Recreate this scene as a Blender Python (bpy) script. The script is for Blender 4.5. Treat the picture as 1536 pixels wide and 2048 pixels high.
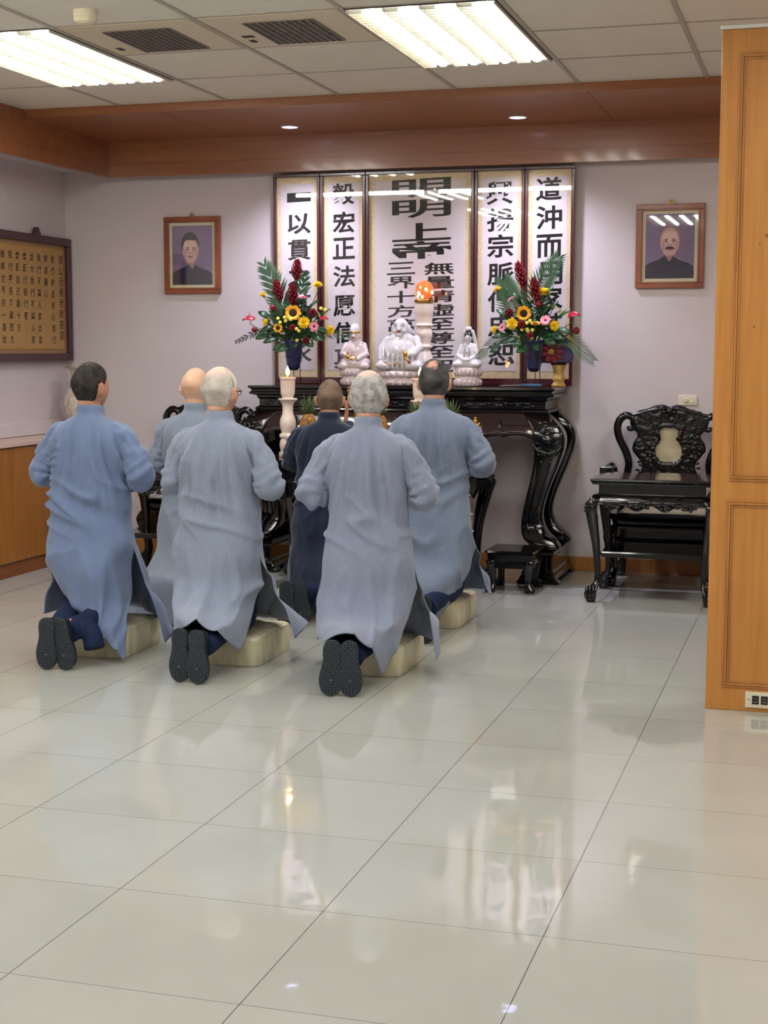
import bpy, math, random
import numpy as np
from mathutils import Vector, Matrix, noise, Euler
random.seed(7)
PI = math.pi
sc = bpy.context.scene
for o in list(bpy.data.objects): bpy.data.objects.remove(o)
COL = sc.collection

# ------------------------------------------------------------------ camera
FPX = 2989.3
CAM = Vector((0.654, -3.683, 1.506))
YAW, PITCH, ROLL = 0.28643, -0.10836, 0.00201
_fw = Vector((-math.sin(YAW)*math.cos(PITCH), math.cos(YAW)*math.cos(PITCH), math.sin(PITCH)))
_r0 = Vector((math.cos(YAW), math.sin(YAW), 0)); _u0 = _r0.cross(_fw)
_rt = _r0*math.cos(ROLL) + _u0*math.sin(ROLL); _up = -_r0*math.sin(ROLL) + _u0*math.cos(ROLL)
cd = bpy.data.cameras.new('camera'); cam = bpy.data.objects.new('camera', cd); COL.objects.link(cam)
cd.sensor_fit = 'VERTICAL'; cd.sensor_height = 24.0; cd.lens = 24.0*FPX/2048; cd.clip_start = 0.05
mw = Matrix((( _rt.x, _up.x, -_fw.x, CAM.x), (_rt.y, _up.y, -_fw.y, CAM.y), (_rt.z, _up.z, -_fw.z, CAM.z), (0, 0, 0, 1)))
cam.matrix_world = mw
sc.camera = cam

def at(u, v, Y):
    """the point of the vertical plane y = Y that the photograph shows at (u, v)"""
    d = _fw + _rt*((u-768)/FPX) - _up*((v-1024)/FPX)
    return CAM + d*((Y-CAM.y)/d.y)

# ------------------------------------------------------------------ world, exposure
w = bpy.data.worlds.new('world'); sc.world = w; w.use_nodes = True
w.node_tree.nodes['Background'].inputs[0].default_value = (0.9, 0.95, 1, 1)
w.node_tree.nodes['Background'].inputs[1].default_value = 0.05
vs = sc.view_settings
vs.view_transform = 'Standard'; vs.look = 'None'; vs.gamma = 1; vs.use_curve_mapping = False
vs.exposure = 0.38
try:
    sc.cycles.use_denoising = True
    sc.cycles.max_bounces = 8; sc.cycles.diffuse_bounces = 5; sc.cycles.glossy_bounces = 4
    sc.cycles.transparent_max_bounces = 12; sc.cycles.caustics_reflective = False; sc.cycles.caustics_refractive = False
    sc.cycles.sample_clamp_indirect = 6
except Exception: pass
TUBE_E = 26.0      # fluorescent tubes
SPOT_E = 105.0      # downlights, watt

# ------------------------------------------------------------------ materials
def lin(c):
    return tuple(((x/255)/12.92 if x/255 <= .04045 else ((x/255+.055)/1.055)**2.4) for x in c)
_m = {}
def mat(name, rgb, rough=.5, metal=0, spec=.5, coat=0, emit=0, ecol=None, var=0, vscale=20, bump=0, bscale=60, grain=None, alpha=None, trans=0, sheen=0, sub=0):
    if name in _m: return _m[name]
    m = bpy.data.materials.new(name); m.use_nodes = True; nt = m.node_tree; N = nt.nodes; L = nt.links
    b = N['Principled BSDF']; c = lin(rgb)
    b.inputs['Base Color'].default_value = (*c, 1); b.inputs['Roughness'].default_value = rough
    b.inputs['Metallic'].default_value = metal; b.inputs['Specular IOR Level'].default_value = spec
    b.inputs['Coat Weight'].default_value = coat; b.inputs['Coat Roughness'].default_value = .08
    b.inputs['Transmission Weight'].default_value = trans
    b.inputs['Sheen Weight'].default_value = sheen
    b.inputs['Subsurface Weight'].default_value = sub
    if sub: b.inputs['Subsurface Scale'].default_value = .01
    if emit:
        b.inputs['Emission Color'].default_value = (*lin(ecol or rgb), 1); b.inputs['Emission Strength'].default_value = emit
    tc = N.new('ShaderNodeTexCoord')
    if var:
        mp = N.new('ShaderNodeMapping'); L.new(tc.outputs['Object'], mp.inputs[0])
        if grain: mp.inputs['Scale'].default_value = grain
        nz = N.new('ShaderNodeTexNoise'); nz.inputs['Scale'].default_value = vscale; nz.inputs['Detail'].default_value = 5
        L.new(mp.outputs[0], nz.inputs[0])
        mr = N.new('ShaderNodeMapRange'); mr.inputs[1].default_value = .3; mr.inputs[2].default_value = .7
        mr.inputs[3].default_value = 1-var; mr.inputs[4].default_value = 1+var
        L.new(nz.outputs[0], mr.inputs[0])
        vm = N.new('ShaderNodeVectorMath'); vm.operation = 'SCALE'; vm.inputs[0].default_value = c
        L.new(mr.outputs[0], vm.inputs['Scale']); L.new(vm.outputs[0], b.inputs['Base Color'])
    if bump:
        n2 = N.new('ShaderNodeTexNoise'); n2.inputs['Scale'].default_value = bscale; n2.inputs['Detail'].default_value = 4
        L.new(tc.outputs['Object'], n2.inputs[0])
        bp = N.new('ShaderNodeBump'); bp.inputs['Strength'].default_value = bump; bp.inputs['Distance'].default_value = .01
        L.new(n2.outputs[0], bp.inputs['Height']); L.new(bp.outputs[0], b.inputs['Normal'])
    _m[name] = m
    return m

def floor_mat():
    m = bpy.data.materials.new('polished_tile'); m.use_nodes = True; nt = m.node_tree; N = nt.nodes; L = nt.links
    b = N['Principled BSDF']
    tc = N.new('ShaderNodeTexCoord'); sep = N.new('ShaderNodeSeparateXYZ'); L.new(tc.outputs['Object'], sep.inputs[0])
    def line(out):
        a = N.new('ShaderNodeMath'); a.operation = 'DIVIDE'; a.inputs[1].default_value = .6; L.new(out, a.inputs[0])
        f = N.new('ShaderNodeMath'); f.operation = 'FRACT'; L.new(a.outputs[0], f.inputs[0])
        s = N.new('ShaderNodeMath'); s.operation = 'SUBTRACT'; s.inputs[1].default_value = .5; L.new(f.outputs[0], s.inputs[0])
        ab = N.new('ShaderNodeMath'); ab.operation = 'ABSOLUTE'; L.new(s.outputs[0], ab.inputs[0])
        g = N.new('ShaderNodeMath'); g.operation = 'GREATER_THAN'; L.new(ab.outputs[0], g.inputs[0])
        return g
    gx = line(sep.outputs[0]); gx.inputs[1].default_value = .5-.0022
    gy = line(sep.outputs[1]); gy.inputs[1].default_value = .5-.0016
    mx = N.new('ShaderNodeMath'); mx.operation = 'MAXIMUM'; L.new(gx.outputs[0], mx.inputs[0]); L.new(gy.outputs[0], mx.inputs[1])
    # per tile and cloudy variation
    fl = N.new('ShaderNodeVectorMath'); fl.operation = 'SCALE'; fl.inputs['Scale'].default_value = 1/.6; L.new(tc.outputs['Object'], fl.inputs[0])
    fl2 = N.new('ShaderNodeVectorMath'); fl2.operation = 'FLOOR'; L.new(fl.outputs[0], fl2.inputs[0])
    wn = N.new('ShaderNodeTexWhiteNoise'); L.new(fl2.outputs[0], wn.inputs[0])
    nz = N.new('ShaderNodeTexNoise'); nz.inputs['Scale'].default_value = 2.5; nz.inputs['Detail'].default_value = 8; L.new(tc.outputs['Object'], nz.inputs[0])
    ad = N.new('ShaderNodeMath'); ad.operation = 'MULTIPLY_ADD'; ad.inputs[1].default_value = .3; L.new(wn.outputs[0], ad.inputs[0]); L.new(nz.outputs[0], ad.inputs[2])
    cr = N.new('ShaderNodeMix'); cr.data_type = 'RGBA'; L.new(ad.outputs[0], cr.inputs['Factor'])
    cr.inputs['A'].default_value = (*lin((168, 169, 163)), 1); cr.inputs['B'].default_value = (*lin((184, 185, 179)), 1)
    c2 = N.new('ShaderNodeMix'); c2.data_type = 'RGBA'; L.new(mx.outputs[0], c2.inputs['Factor']); L.new(cr.outputs['Result'], c2.inputs['A'])
    c2.inputs['B'].default_value = (*lin((92, 90, 86)), 1)
    L.new(c2.outputs['Result'], b.inputs['Base Color'])
    r = N.new('ShaderNodeMapRange'); L.new(nz.outputs[0], r.inputs[0]); r.inputs[3].default_value = .02; r.inputs[4].default_value = .06
    L.new(r.outputs[0], b.inputs['Roughness']); b.inputs['IOR'].default_value = 1.75
    n2 = N.new('ShaderNodeTexNoise'); n2.inputs['Scale'].default_value = 5; L.new(tc.outputs['Object'], n2.inputs[0])
    bp = N.new('ShaderNodeBump'); bp.inputs['Strength'].default_value = .05; bp.inputs['Distance'].default_value = .02
    L.new(n2.outputs[0], bp.inputs['Height']); L.new(bp.outputs[0], b.inputs['Normal'])
    return m

def glass_mat():
    m = bpy.data.materials.new('pane_glass'); m.use_nodes = True; nt = m.node_tree; N = nt.nodes; L = nt.links
    N.remove(N['Principled BSDF']); out = N['Material Output']
    t = N.new('ShaderNodeBsdfTransparent'); g = N.new('ShaderNodeBsdfGlossy'); g.inputs['Roughness'].default_value = .015
    f = N.new('ShaderNodeFresnel'); f.inputs[0].default_value = 1.52
    mu = N.new('ShaderNodeMath'); mu.operation = 'MULTIPLY'; mu.inputs[1].default_value = 1.3; L.new(f.outputs[0], mu.inputs[0]); mn = N.new('ShaderNodeMath'); mn.operation = 'MINIMUM'; mn.inputs[1].default_value = .16; L.new(mu.outputs[0], mn.inputs[0])
    x = N.new('ShaderNodeMixShader'); L.new(mn.outputs[0], x.inputs[0]); L.new(t.outputs[0], x.inputs[1]); L.new(g.outputs[0], x.inputs[2])
    L.new(x.outputs[0], out.inputs[0])
    return m

def mix_mat(name, rgb1, rgb2, scale=6, detail=6, lo=.4, hi=.6, rough=.5, spec=.5, coat=0, stretch=None, bump=0, sub=0):
    if name in _m: return _m[name]
    m = mat(name, rgb1, rough, spec=spec, coat=coat, sub=sub); nt = m.node_tree; N = nt.nodes; L = nt.links; b = N['Principled BSDF']
    tc = N.new('ShaderNodeTexCoord'); mp = N.new('ShaderNodeMapping'); L.new(tc.outputs['Object'], mp.inputs[0])
    if stretch: mp.inputs['Scale'].default_value = stretch
    nz = N.new('ShaderNodeTexNoise'); nz.inputs['Scale'].default_value = scale; nz.inputs['Detail'].default_value = detail; L.new(mp.outputs[0], nz.inputs[0])
    mr = N.new('ShaderNodeMapRange'); mr.inputs[1].default_value = lo; mr.inputs[2].default_value = hi; L.new(nz.outputs[0], mr.inputs[0])
    x = N.new('ShaderNodeMix'); x.data_type = 'RGBA'; L.new(mr.outputs[0], x.inputs['Factor'])
    x.inputs['A'].default_value = (*lin(rgb1), 1); x.inputs['B'].default_value = (*lin(rgb2), 1)
    L.new(x.outputs['Result'], b.inputs['Base Color'])
    if bump:
        bp = N.new('ShaderNodeBump'); bp.inputs['Strength'].default_value = bump; bp.inputs['Distance'].default_value = .01
        L.new(nz.outputs[0], bp.inputs['Height']); L.new(bp.outputs[0], b.inputs['Normal'])
    return m

def cloth_mat(name, rgb):
    """matt woven cotton: fine weave bump and faint slubs"""
    if name in _m: return _m[name]
    m = mat(name, rgb, .85, spec=.25, sheen=.25, var=.05, vscale=90, grain=(1, 1, .25)); nt = m.node_tree; N = nt.nodes; L = nt.links; b = N['Principled BSDF']
    tc = N.new('ShaderNodeTexCoord'); n = N.new('ShaderNodeTexNoise'); n.inputs['Scale'].default_value = 14; n.inputs['Detail'].default_value = 3
    mp = N.new('ShaderNodeMapping'); mp.inputs['Scale'].default_value = (1.6, 1.6, .6); L.new(tc.outputs['Object'], mp.inputs[0]); L.new(mp.outputs[0], n.inputs[0])
    bp = N.new('ShaderNodeBump'); bp.inputs['Strength'].default_value = .35; bp.inputs['Distance'].default_value = .012
    L.new(n.outputs[0], bp.inputs['Height']); L.new(bp.outputs[0], b.inputs['Normal'])
    return m

M_floor = floor_mat(); M_glass = glass_mat()
M_wall = mat('wall_paint', (208, 199, 200), .75, spec=.25, var=.015, vscale=3, bump=.02, bscale=250)
M_ceil = mat('mineral_tile', (222, 216, 203), .9, spec=.2, var=.02, vscale=8, bump=.1, bscale=200)
M_bar = mat('ceiling_bar', (172, 165, 152), .6)
M_oak = mix_mat('oak_veneer', (192, 132, 66), (178, 118, 54), 3, 8, .35, .65, .35, .4, .15, stretch=(14, 14, .8))
M_oak2 = mix_mat('oak_trim', (184, 124, 64), (166, 108, 52), 3, 8, .35, .65, .35, .4, .15, stretch=(14, 14, .8))
M_soff = mix_mat('shaded_veneer', (156, 100, 62), (138, 84, 50), 2, 8, .3, .7, .28, .5, .25, stretch=(.7, 8, 8))  # partition wood again, with the soffit's shade put into a darker colour
M_cab = mix_mat('cabinet_veneer', (160, 104, 46), (138, 86, 34), 3, 8, .3, .7, .35, .5, .1, stretch=(9, 9, .7))
M_cabtop = mat('cabinet_top', (200, 174, 158), .4)
M_black = mat('black_lacquer', (9, 7, 9), .10, spec=.45, coat=.25, var=.2, vscale=6)
M_blackc = mat('black_carved', (11, 9, 11), .22, spec=.45, coat=.2, bump=.5, bscale=35)
M_redlac = mat('maroon_lacquer', (58, 20, 24), .15, spec=.6, coat=.6)
M_frame = mat('frame_maroon', (66, 18, 28), .22, spec=.5, coat=.4)
M_brocade = mix_mat('gold_brocade', (244, 222, 178), (232, 208, 160), 60, 2, .4, .6, .6)
M_paper = mat('rice_paper', (238, 228, 231), .8, spec=.2, var=.01, vscale=5)
M_ink = mat('black_ink', (26, 24, 26), .7, spec=.2)
M_inkblue = mat('blue_ink', (52, 52, 84), .7, spec=.2)
M_white = mat('porcelain', (208, 204, 208), .12, spec=.6, coat=.6, var=.03, vscale=30)
M_white2 = mat('porcelain_pink', (206, 190, 192), .12, spec=.6, coat=.6, var=.06, vscale=30)
M_gold = mat('gilt', (214, 164, 70), .25, metal=.9)
M_brass = mat('brass', (170, 130, 60), .35, metal=.9)
M_marble = mix_mat('white_marble', (236, 222, 208), (216, 196, 182), 5, 6, .35, .65, .25, .5, .2, stretch=(1, 1, 1), sub=.15)
M_stone = mix_mat('beige_marble', (196, 186, 158), (176, 164, 134), 18, 6, .35, .65, .3)
M_navy = mat('navy_cloth', (24, 36, 66), .85, spec=.2, var=.08, vscale=60, bump=.15, bscale=25)
M_sole = mat('rubber_sole', (46, 52, 58), .75, spec=.3, var=.06, vscale=40)
M_shoe = mat('shoe_canvas', (24, 27, 34), .85, spec=.2)
M_sock = mat('grey_sock', (170, 172, 178), .9)
M_vinyl = mix_mat('cream_vinyl', (214, 206, 176), (184, 174, 142), 7, 7, .35, .7, .4, .45, stretch=(3, 3, .8), bump=.15)
M_tube = mat('fluorescent_tube', (255, 255, 255), .5, emit=TUBE_E, ecol=(252, 253, 248))
M_wfit = mat('white_enamel', (225, 222, 214), .35)
M_plas = mat('ivory_plastic', (226, 218, 194), .4)
M_dark = mat('dark_void', (38, 34, 32), .7)
M_green = mat('leaf_green', (38, 76, 42), .45, var=.2, vscale=25)
M_green2 = mat('palm_green', (58, 92, 64), .45, var=.15, vscale=25)
M_stem = mat('stem_green', (52, 88, 44), .55)
M_red = mat('ginger_red', (124, 12, 36), .45, var=.15, vscale=40)
M_rose = mat('rose_red', (140, 22, 42), .5, var=.12, vscale=60)
M_yel = mat('petal_yellow', (240, 206, 20), .55, var=.06, vscale=60)
M_sunf = mat('sunflower_gold', (238, 172, 14), .55, var=.08, vscale=60)
M_seed = mat('seed_brown', (44, 24, 14), .9, bump=.6, bscale=300)
M_pink = mat('gerbera_pink', (236, 150, 168), .55, var=.06, vscale=60)
M_blue = mat('cobalt_glaze', (26, 30, 78), .25, coat=.3, var=.15, vscale=12)
M_wire = mat('black_wire', (24, 22, 24), .5)

# ------------------------------------------------------------------ mesh helpers
class MB:
    def __init__(s): s.v = []; s.f = []
    def add(s, vs_, fs):
        n = len(s.v); s.v += [tuple(p) for p in vs_]; s.f += [tuple(i+n for i in f) for f in fs]; return s
    def xf(s, M):
        s.v = [tuple(M @ Vector(p)) for p in s.v]; return s
    def box(s, x0, x1, y0, y1, z0, z1):
        return s.add([(x0,y0,z0),(x1,y0,z0),(x1,y1,z0),(x0,y1,z0),(x0,y0,z1),(x1,y0,z1),(x1,y1,z1),(x0,y1,z1)],
                     [(3,2,1,0),(4,5,6,7),(0,1,5,4),(1,2,6,5),(2,3,7,6),(3,0,4,7)])
    def rings(s, R, closed=True, cap=True):
        n = len(R[0]); vs_ = [p for r in R for p in r]; fs = []
        for i in range(len(R)-1):
            for j in range(n if closed else n-1):
                k = (j+1) % n; fs.append((i*n+j, i*n+k, (i+1)*n+k, (i+1)*n+j))
        if cap and closed:
            fs.append(tuple(range(n-1, -1, -1))); fs.append(tuple((len(R)-1)*n+j for j in range(n)))
        return s.add(vs_, fs)
    def lathe(s, prof, c=(0, 0, 0), n=32, sx=1, sy=1, lobes=0, la=0):
        R = []
        for r, z in prof:
            ring = []
            for j in range(n):
                a = 2*PI*j/n; q = r*(1+la*math.cos(lobes*a)) if lobes else r
                ring.append((c[0]+sx*q*math.cos(a), c[1]+sy*q*math.sin(a), c[2]+z))
            R.append(ring)
        return s.rings(R)
    def lrect(s, prof, cx, cy, p=None, n=8):
        """rectangular rings (z, hx, hy) with small rounded corners"""
        R = []
        for z, hx, hy in prof:
            r = min(p or .006, hx*.5, hy*.5); ring = []
            for (sx, sy, a0) in ((1, 1, 0), (-1, 1, PI/2), (-1, -1, PI), (1, -1, 1.5*PI)):
                for k in range(4):
                    a = a0+k/3*PI/2; ring.append((cx+sx*(hx-r)+r*math.cos(a), cy+sy*(hy-r)+r*math.sin(a), z))
            R.append(ring)
        return s.rings(R)
    def tube(s, path, rad, n=10, cap=True, flat=1.0, round_=False):
        P = [Vector(p) for p in path]; m = len(P)
        if not hasattr(rad, '__len__'): rad = [rad]*m
        rad = list(rad)
        if round_:
            d0 = (P[0]-P[1]).normalized(); d1 = (P[-1]-P[-2]).normalized()
            P0, P1 = P[0].copy(), P[-1].copy(); r0, r1 = rad[0], rad[-1]
            pre = [(P0+d0*r0*math.sin(a), r0*math.cos(a)) for a in (1.45, 1.0, .5)]
            post = [(P1+d1*r1*math.sin(a), r1*math.cos(a)) for a in (.5, 1.0, 1.45)]
            P = [q[0] for q in pre]+P+[q[0] for q in post]; rad = [q[1] for q in pre]+rad+[q[1] for q in post]; m = len(P)
        R = []; ref = None
        for i in range(m):
            t = (P[min(i+1, m-1)]-P[max(i-1, 0)]).normalized()
            if ref is None:
                ref = Vector((0, 0, 1)) if abs(t.z) < .9 else Vector((1, 0, 0))
            a = (ref-t*ref.dot(t)).normalized(); b = t.cross(a); ref = a
            R.append([tuple(P[i]+(a*math.cos(2*PI*j/n)*flat+b*math.sin(2*PI*j/n))*rad[i]) for j in range(n)])
        return s.rings(R, cap=cap)
    def ell(s, c, r, n=16, m=10, rot=None):
        R = []
        for i in range(m+1):
            ph = -PI/2+PI*(i+.0)/m; ph = max(-PI/2+.02, min(PI/2-.02, ph)); ring = []
            for j in range(n):
                a = 2*PI*j/n; p = Vector((r[0]*math.cos(ph)*math.cos(a), r[1]*math.cos(ph)*math.sin(a), r[2]*math.sin(ph)))
                if rot is not None: p = rot @ p
                ring.append((c[0]+p.x, c[1]+p.y, c[2]+p.z))
            R.append(ring)
        return s.rings(R)
    def prism(s, pts, y0, y1):
        """outline in x-z, extruded along y"""
        n = len(pts)
        vs_ = [(x, y0, z) for x, z in pts]+[(x, y1, z) for x, z in pts]
        fs = [tuple(range(n)), tuple(range(2*n-1, n-1, -1))]+[(i, i+n, (i+1) % n+n, (i+1) % n) for i in range(n)]
        return s.add(vs_, fs)
    def grid(s, G):
        n = len(G[0]); vs_ = [p for r in G for p in r]; fs = []
        for i in range(len(G)-1):
            for j in range(n-1): fs.append((i*n+j, i*n+j+1, (i+1)*n+j+1, (i+1)*n+j))
        return s.add(vs_, fs)
    def build(s, name, mat_, parent=None, smooth=False, bevel=0, solid=0, auto=None, loc=None, sub=0):
        me = bpy.data.meshes.new(name); me.from_pydata(s.v, [], s.f); me.update()
        o = bpy.data.objects.new(name, me); COL.objects.link(o); me.materials.append(mat_)
        if smooth: me.shade_smooth()
        if solid:
            md = o.modifiers.new('solid', 'SOLIDIFY'); md.thickness = solid; md.offset = 0
        if bevel:
            md = o.modifiers.new('bevel', 'BEVEL'); md.width = bevel; md.segments = 2; md.limit_method = 'ANGLE'
        if sub:
            md = o.modifiers.new('sub', 'SUBSURF'); md.levels = sub; md.render_levels = sub
        if auto: 
            try: me.set_sharp_from_angle(angle=auto)
            except Exception: pass
        if parent: o.parent = parent
        if loc: o.location = loc
        return o
def clean(o):
    import bmesh
    bm = bmesh.new(); bm.from_mesh(o.data); bmesh.ops.recalc_face_normals(bm, faces=bm.faces); bm.to_mesh(o.data); bm.free(); return o
def crom(pts, n):
    """Catmull-Rom through pts, n samples"""
    P = [np.array(p, float) for p in pts]; P = [2*P[0]-P[1]]+P+[2*P[-1]-P[-2]]; m = len(pts)-1; out = []
    for k in range(n):
        t = k/(n-1)*m; i = min(int(t), m-1); u = t-i; a, b, c, d = P[i:i+4]
        out.append(.5*((2*b)+(-a+c)*u+(2*a-5*b+4*c-d)*u*u+(-a+3*b-3*c+d)*u**3))
    return out
def tag(o, label=None, cat=None, group=None, kind=None):
    if label: o['label'] = label
    if cat: o['category'] = cat
    if group: o['group'] = group
    if kind: o['kind'] = kind
    return o
def thing(name, label, cat, loc=(0, 0, 0), rz=0, group=None):
    o = bpy.data.objects.new(name, None); COL.objects.link(o); o.location = loc; o.rotation_euler.z = rz; o.empty_display_size = .1
    return tag(o, label, cat, group)
def struct(name, mb, m, bevel=0, **k):
    return tag(mb.build(name, m, bevel=bevel, **k), kind='structure')
def copy_tree(o, parent=None):
    c = o.copy(); COL.objects.link(c); c.parent = parent
    for ch in list(o.children): copy_tree(ch, c)
    return c

_g = {}
def glyph(ch, bold):
    """a character as a flat mesh, in a unit box"""
    if (ch, bold) in _g: return _g[(ch, bold)]
    cu = bpy.data.curves.new('glyph', 'FONT'); cu.body = ch; cu.size = 1; cu.offset = bold; cu.resolution_u = 3
    o = bpy.data.objects.new('glyph', cu); COL.objects.link(o)
    dg = bpy.context.evaluated_depsgraph_get(); me = bpy.data.meshes.new_from_object(o.evaluated_get(dg))
    V = [(v.co.x, v.co.y) for v in me.vertices]; F = [tuple(p.vertices) for p in me.polygons]
    bpy.data.objects.remove(o); bpy.data.curves.remove(cu); bpy.data.meshes.remove(me)
    if V:
        x0 = min(p[0] for p in V); x1 = max(p[0] for p in V); y0 = min(p[1] for p in V); y1 = max(p[1] for p in V)
        W = max(x1-x0, 1e-4); H = max(y1-y0, 1e-4)
        V = [((p[0]-x0)/W-.5, (p[1]-y0)/H-.5) for p in V]
    _g[(ch, bold)] = (V, F, (W, H) if V else (1, 1)); return _g[(ch, bold)]
def write(mb, ch, cx, cz, wd, ht, y, bold=.02, shear=0, keep=False):
    """put a character on a plane that faces -y, in a box wd x ht"""
    V, F, (W, H) = glyph(ch, bold)
    if keep: wd, ht = wd*min(1, W/.95), ht*min(1, H/.95)
    mb.add([(cx+a*wd+shear*b*ht, y, cz+b*ht+a*wd*.03) for a, b in V], F)
# ================================================================== the setting
XL, YB, ZC, XR, YF = -4.80, 6.443, 3.037, 3.6, -5.6
struct('floor', MB().box(XL-.1, XR+.1, YF-.1, YB+.1, -.1, 0), M_floor)
G0X, G0Y, MOD = -2.957, 2.92, .7275
YS, ZS = 5.11, 2.985            # wooden soffit: front edge, underside
struct('ceiling', MB().box(XL-.1, XR+.1, YF-.1, YB+.1, ZC, ZC+.1), M_ceil)
struct('wall_back', MB().box(XL-.1, XR+.1, YB, YB+.1, 0, ZC), M_wall)
struct('wall_left', MB().box(XL-.1, XL, YF-.1, YB, 0, ZC), M_wall)
struct('wall_right', MB().box(XR, XR+.1, YF-.1, YB, 0, ZC), M_wall)
struct('wall_front', MB().box(XL, XR, YF-.1, YF, 0, ZC), M_wall)
g = MB()
xs = [G0X+MOD*i for i in range(-2, 9)]; ys = [G0Y+MOD*j for j in range(-11, 3)]
for x in xs: g.box(x-.012, x+.012, YF, YS, ZC-.006, ZC)
for y in ys: g.box(XL, XR, y-.006, y+.006, ZC-.004, ZC)
struct('trim_1', g, M_bar)
struct('trim_2', MB().box(XL, XR, YS, YB, ZS, ZC-.0005), M_soff)                       # soffit slab with its front lip
sm = MB()
for x in (-1.79+1.07, -3.4): sm.box(x-.0015, x+.0015, YS+.005, 6.3, ZS-.0006, ZS)
struct('trim_3', sm, M_dark)
# fascia: a stepped board along the back wall and down the left wall
for nm, bx in (('trim_4', (-4.362, XR, 6.30, 6.345)), ('trim_5', (-4.407, -4.362, 3.2, 6.345))):
    x0, x1, y0, y1 = bx
    f = MB().box(x0, x1, y0, y1, 2.735, 2.822).box(x0+.004, x1-(.004 if nm == 'trim_5' else 0), y0+.004, y1, 2.822, 2.826).box(x0, x1, y0, y1, 2.826, ZS)
    if nm == 'trim_4': f.box(x0, x1, y0-.012, y0, 2.955, ZS)
    else: f.box(x1, x1+.012, y0, 6.30, 2.955, ZS)
    struct(nm, f, M_soff)
struct('trim_12', MB().box(XL, -4.362, 3.2, YS-.001, ZS, ZC-.0005), M_soff)
struct('trim_6', MB().box(XL, -4.407, 3.2, YB, 2.80, ZS).box(-4.407, XR, 6.345, YB, 2.80, ZS), M_wall)   # plaster behind the fascia
struct('baseboard_back', MB().box(-4.47, XR, YB-.014, YB, 0, .097), M_oak2, bevel=.003)
struct('trim_7', MB().box(XL, XL+.02, 3.0, YB, .89, .985), M_wall, bevel=.003)
# wood panelled partition on the right
pt = MB().box(.208, 3.6, 2.64, 2.78, 0, 2.787)
struct('wall_partition', pt, M_oak, bevel=.003)
def moulding(x0, x1, z0, z1, y=2.64):
    m = MB()
    for k, (o, d) in enumerate(((0, .006), (.010, .010), (.020, .005))):
        a, b = o, o+.009
        m.box(x0+a, x0+b, y-d, y, z0+a, z1-a).box(x1-b, x1-a, y-d, y, z0+a, z1-a)
        m.box(x0+b, x1-b, y-d, y, z0+a, z0+b).box(x0+b, x1-b, y-d, y, z1-b, z1-a)
    return m
struct('trim_8', moulding(.277, 1.30, .968, 2.695), M_oak2, bevel=.001)
struct('trim_9', moulding(.272, 1.30, .10, .888), M_oak2, bevel=.001)
struct('trim_10', MB().box(.20, 3.6, 2.625, 2.79, 2.787, 2.80), M_wfit)
tp = MB()
for (a, b, r) in ((.405, 1.968, .007), (.378, 1.935, .0035), (.365, 1.60, .004)):
    tp.add([(a+r*math.cos(t*PI/4)*(1+.4*(t % 2)), 2.6395, b+r*math.sin(t*PI/4)*1.3) for t in range(8)], [tuple(range(8))])
struct('trim_11', tp, mat('wood_scuff', (138, 88, 36), .6))

# ------------------------------------------------------------------ ceiling lights
def light_fix(i, j, lab, grp=None, warm=False):
    x0, y0 = G0X+MOD*i, G0Y+MOD*j; x1, y1 = x0+MOD, y0+2*MOD; e = .022
    t = thing('ceiling_light', lab, 'light', ((x0+x1)/2, (y0+y1)/2, ZC), group=grp)
    hx, hy = MOD/2-e, MOD-e
    fr = MB().box(-hx-.008, hx+.008, -hy-.008, -hy, -.008, 0).box(-hx-.008, hx+.008, hy, hy+.008, -.008, 0)
    fr.box(-hx-.008, -hx, -hy, hy, -.008, 0).box(hx, hx+.008, -hy, hy, -.008, 0)
    fr.build('frame', mat('fixture_edge', (70, 58, 56), .5), t)
    w4 = 2*hx/4
    MB().box(-hx, hx, -hy, hy, -.002, -.0012).build('reflector', mat('fixture_reflector', (246, 244, 238), .35, emit=.9, ecol=(244, 240, 222)), t)
    for k in range(4):
        cx = -hx+w4*(k+.5)
        MB().tube([(cx+.018, -hy+.03, -.010), (cx+.018, hy-.03, -.010)], .022, 10, flat=.4).build('tube', M_tube if not (warm and k == 0) else mat('tube_warm', (255, 240, 225), .5, emit=TUBE_E*.6, ecol=(255, 236, 214)), t)
    lv = MB()
    for k in range(5):
        cx = -hx+w4*k
        lv.box(cx-.0025, cx+.0025, -hy, hy, -.022, -.002)
    for k in range(4):
        cx = -hx+w4*k
        for q in range(27):
            yy = -hy+(q+.5)*2*hy/27
            lv.box(cx+.003, cx+w4*.38, yy-.004, yy+.004, -.020, -.004)
    lv.build('louvre', mat('louvre_metal', (228, 226, 214), .3, metal=.3), t)
    return t
light_fix(-1, 0, 'bright louvred ceiling light at the left, above the portrait corner')
light_fix(2, 0, 'louvred ceiling light near the centre with one pinkish tube', warm=True)
for i in (-1, 2, 5):
    for j in (-4, -8):
        light_fix(i, j, 'louvred ceiling light behind the viewer', 'ceiling lights behind the viewer')
light_fix(5, 0, 'louvred ceiling light right of the partition')
# two bare battens across the ceiling, mirrored in the glass of the calligraphy frames
for k, (a, b) in enumerate(((-4.70, -3.27), (-3.18, -1.66))):
    t = thing('batten_light', 'bare tube batten light across the ceiling, '+('left' if k == 0 else 'right')+' of the pair', 'light', ((a+b)/2, 1.56, ZC))
    h = (b-a)/2
    MB().box(-h, h, -.03, .03, -.03, 0).build('housing', M_wfit, t, bevel=.003)
    MB().tube([(-h+.03, 0, -.05), (h-.03, 0, -.05)], .018, 12).build('tube', M_tube, t)
    MB().box(-h, -h+.03, -.015, .015, -.065, -.03).box(h-.03, h, -.015, .015, -.065, -.03).build('lamp_holder', M_wfit, t)
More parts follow.
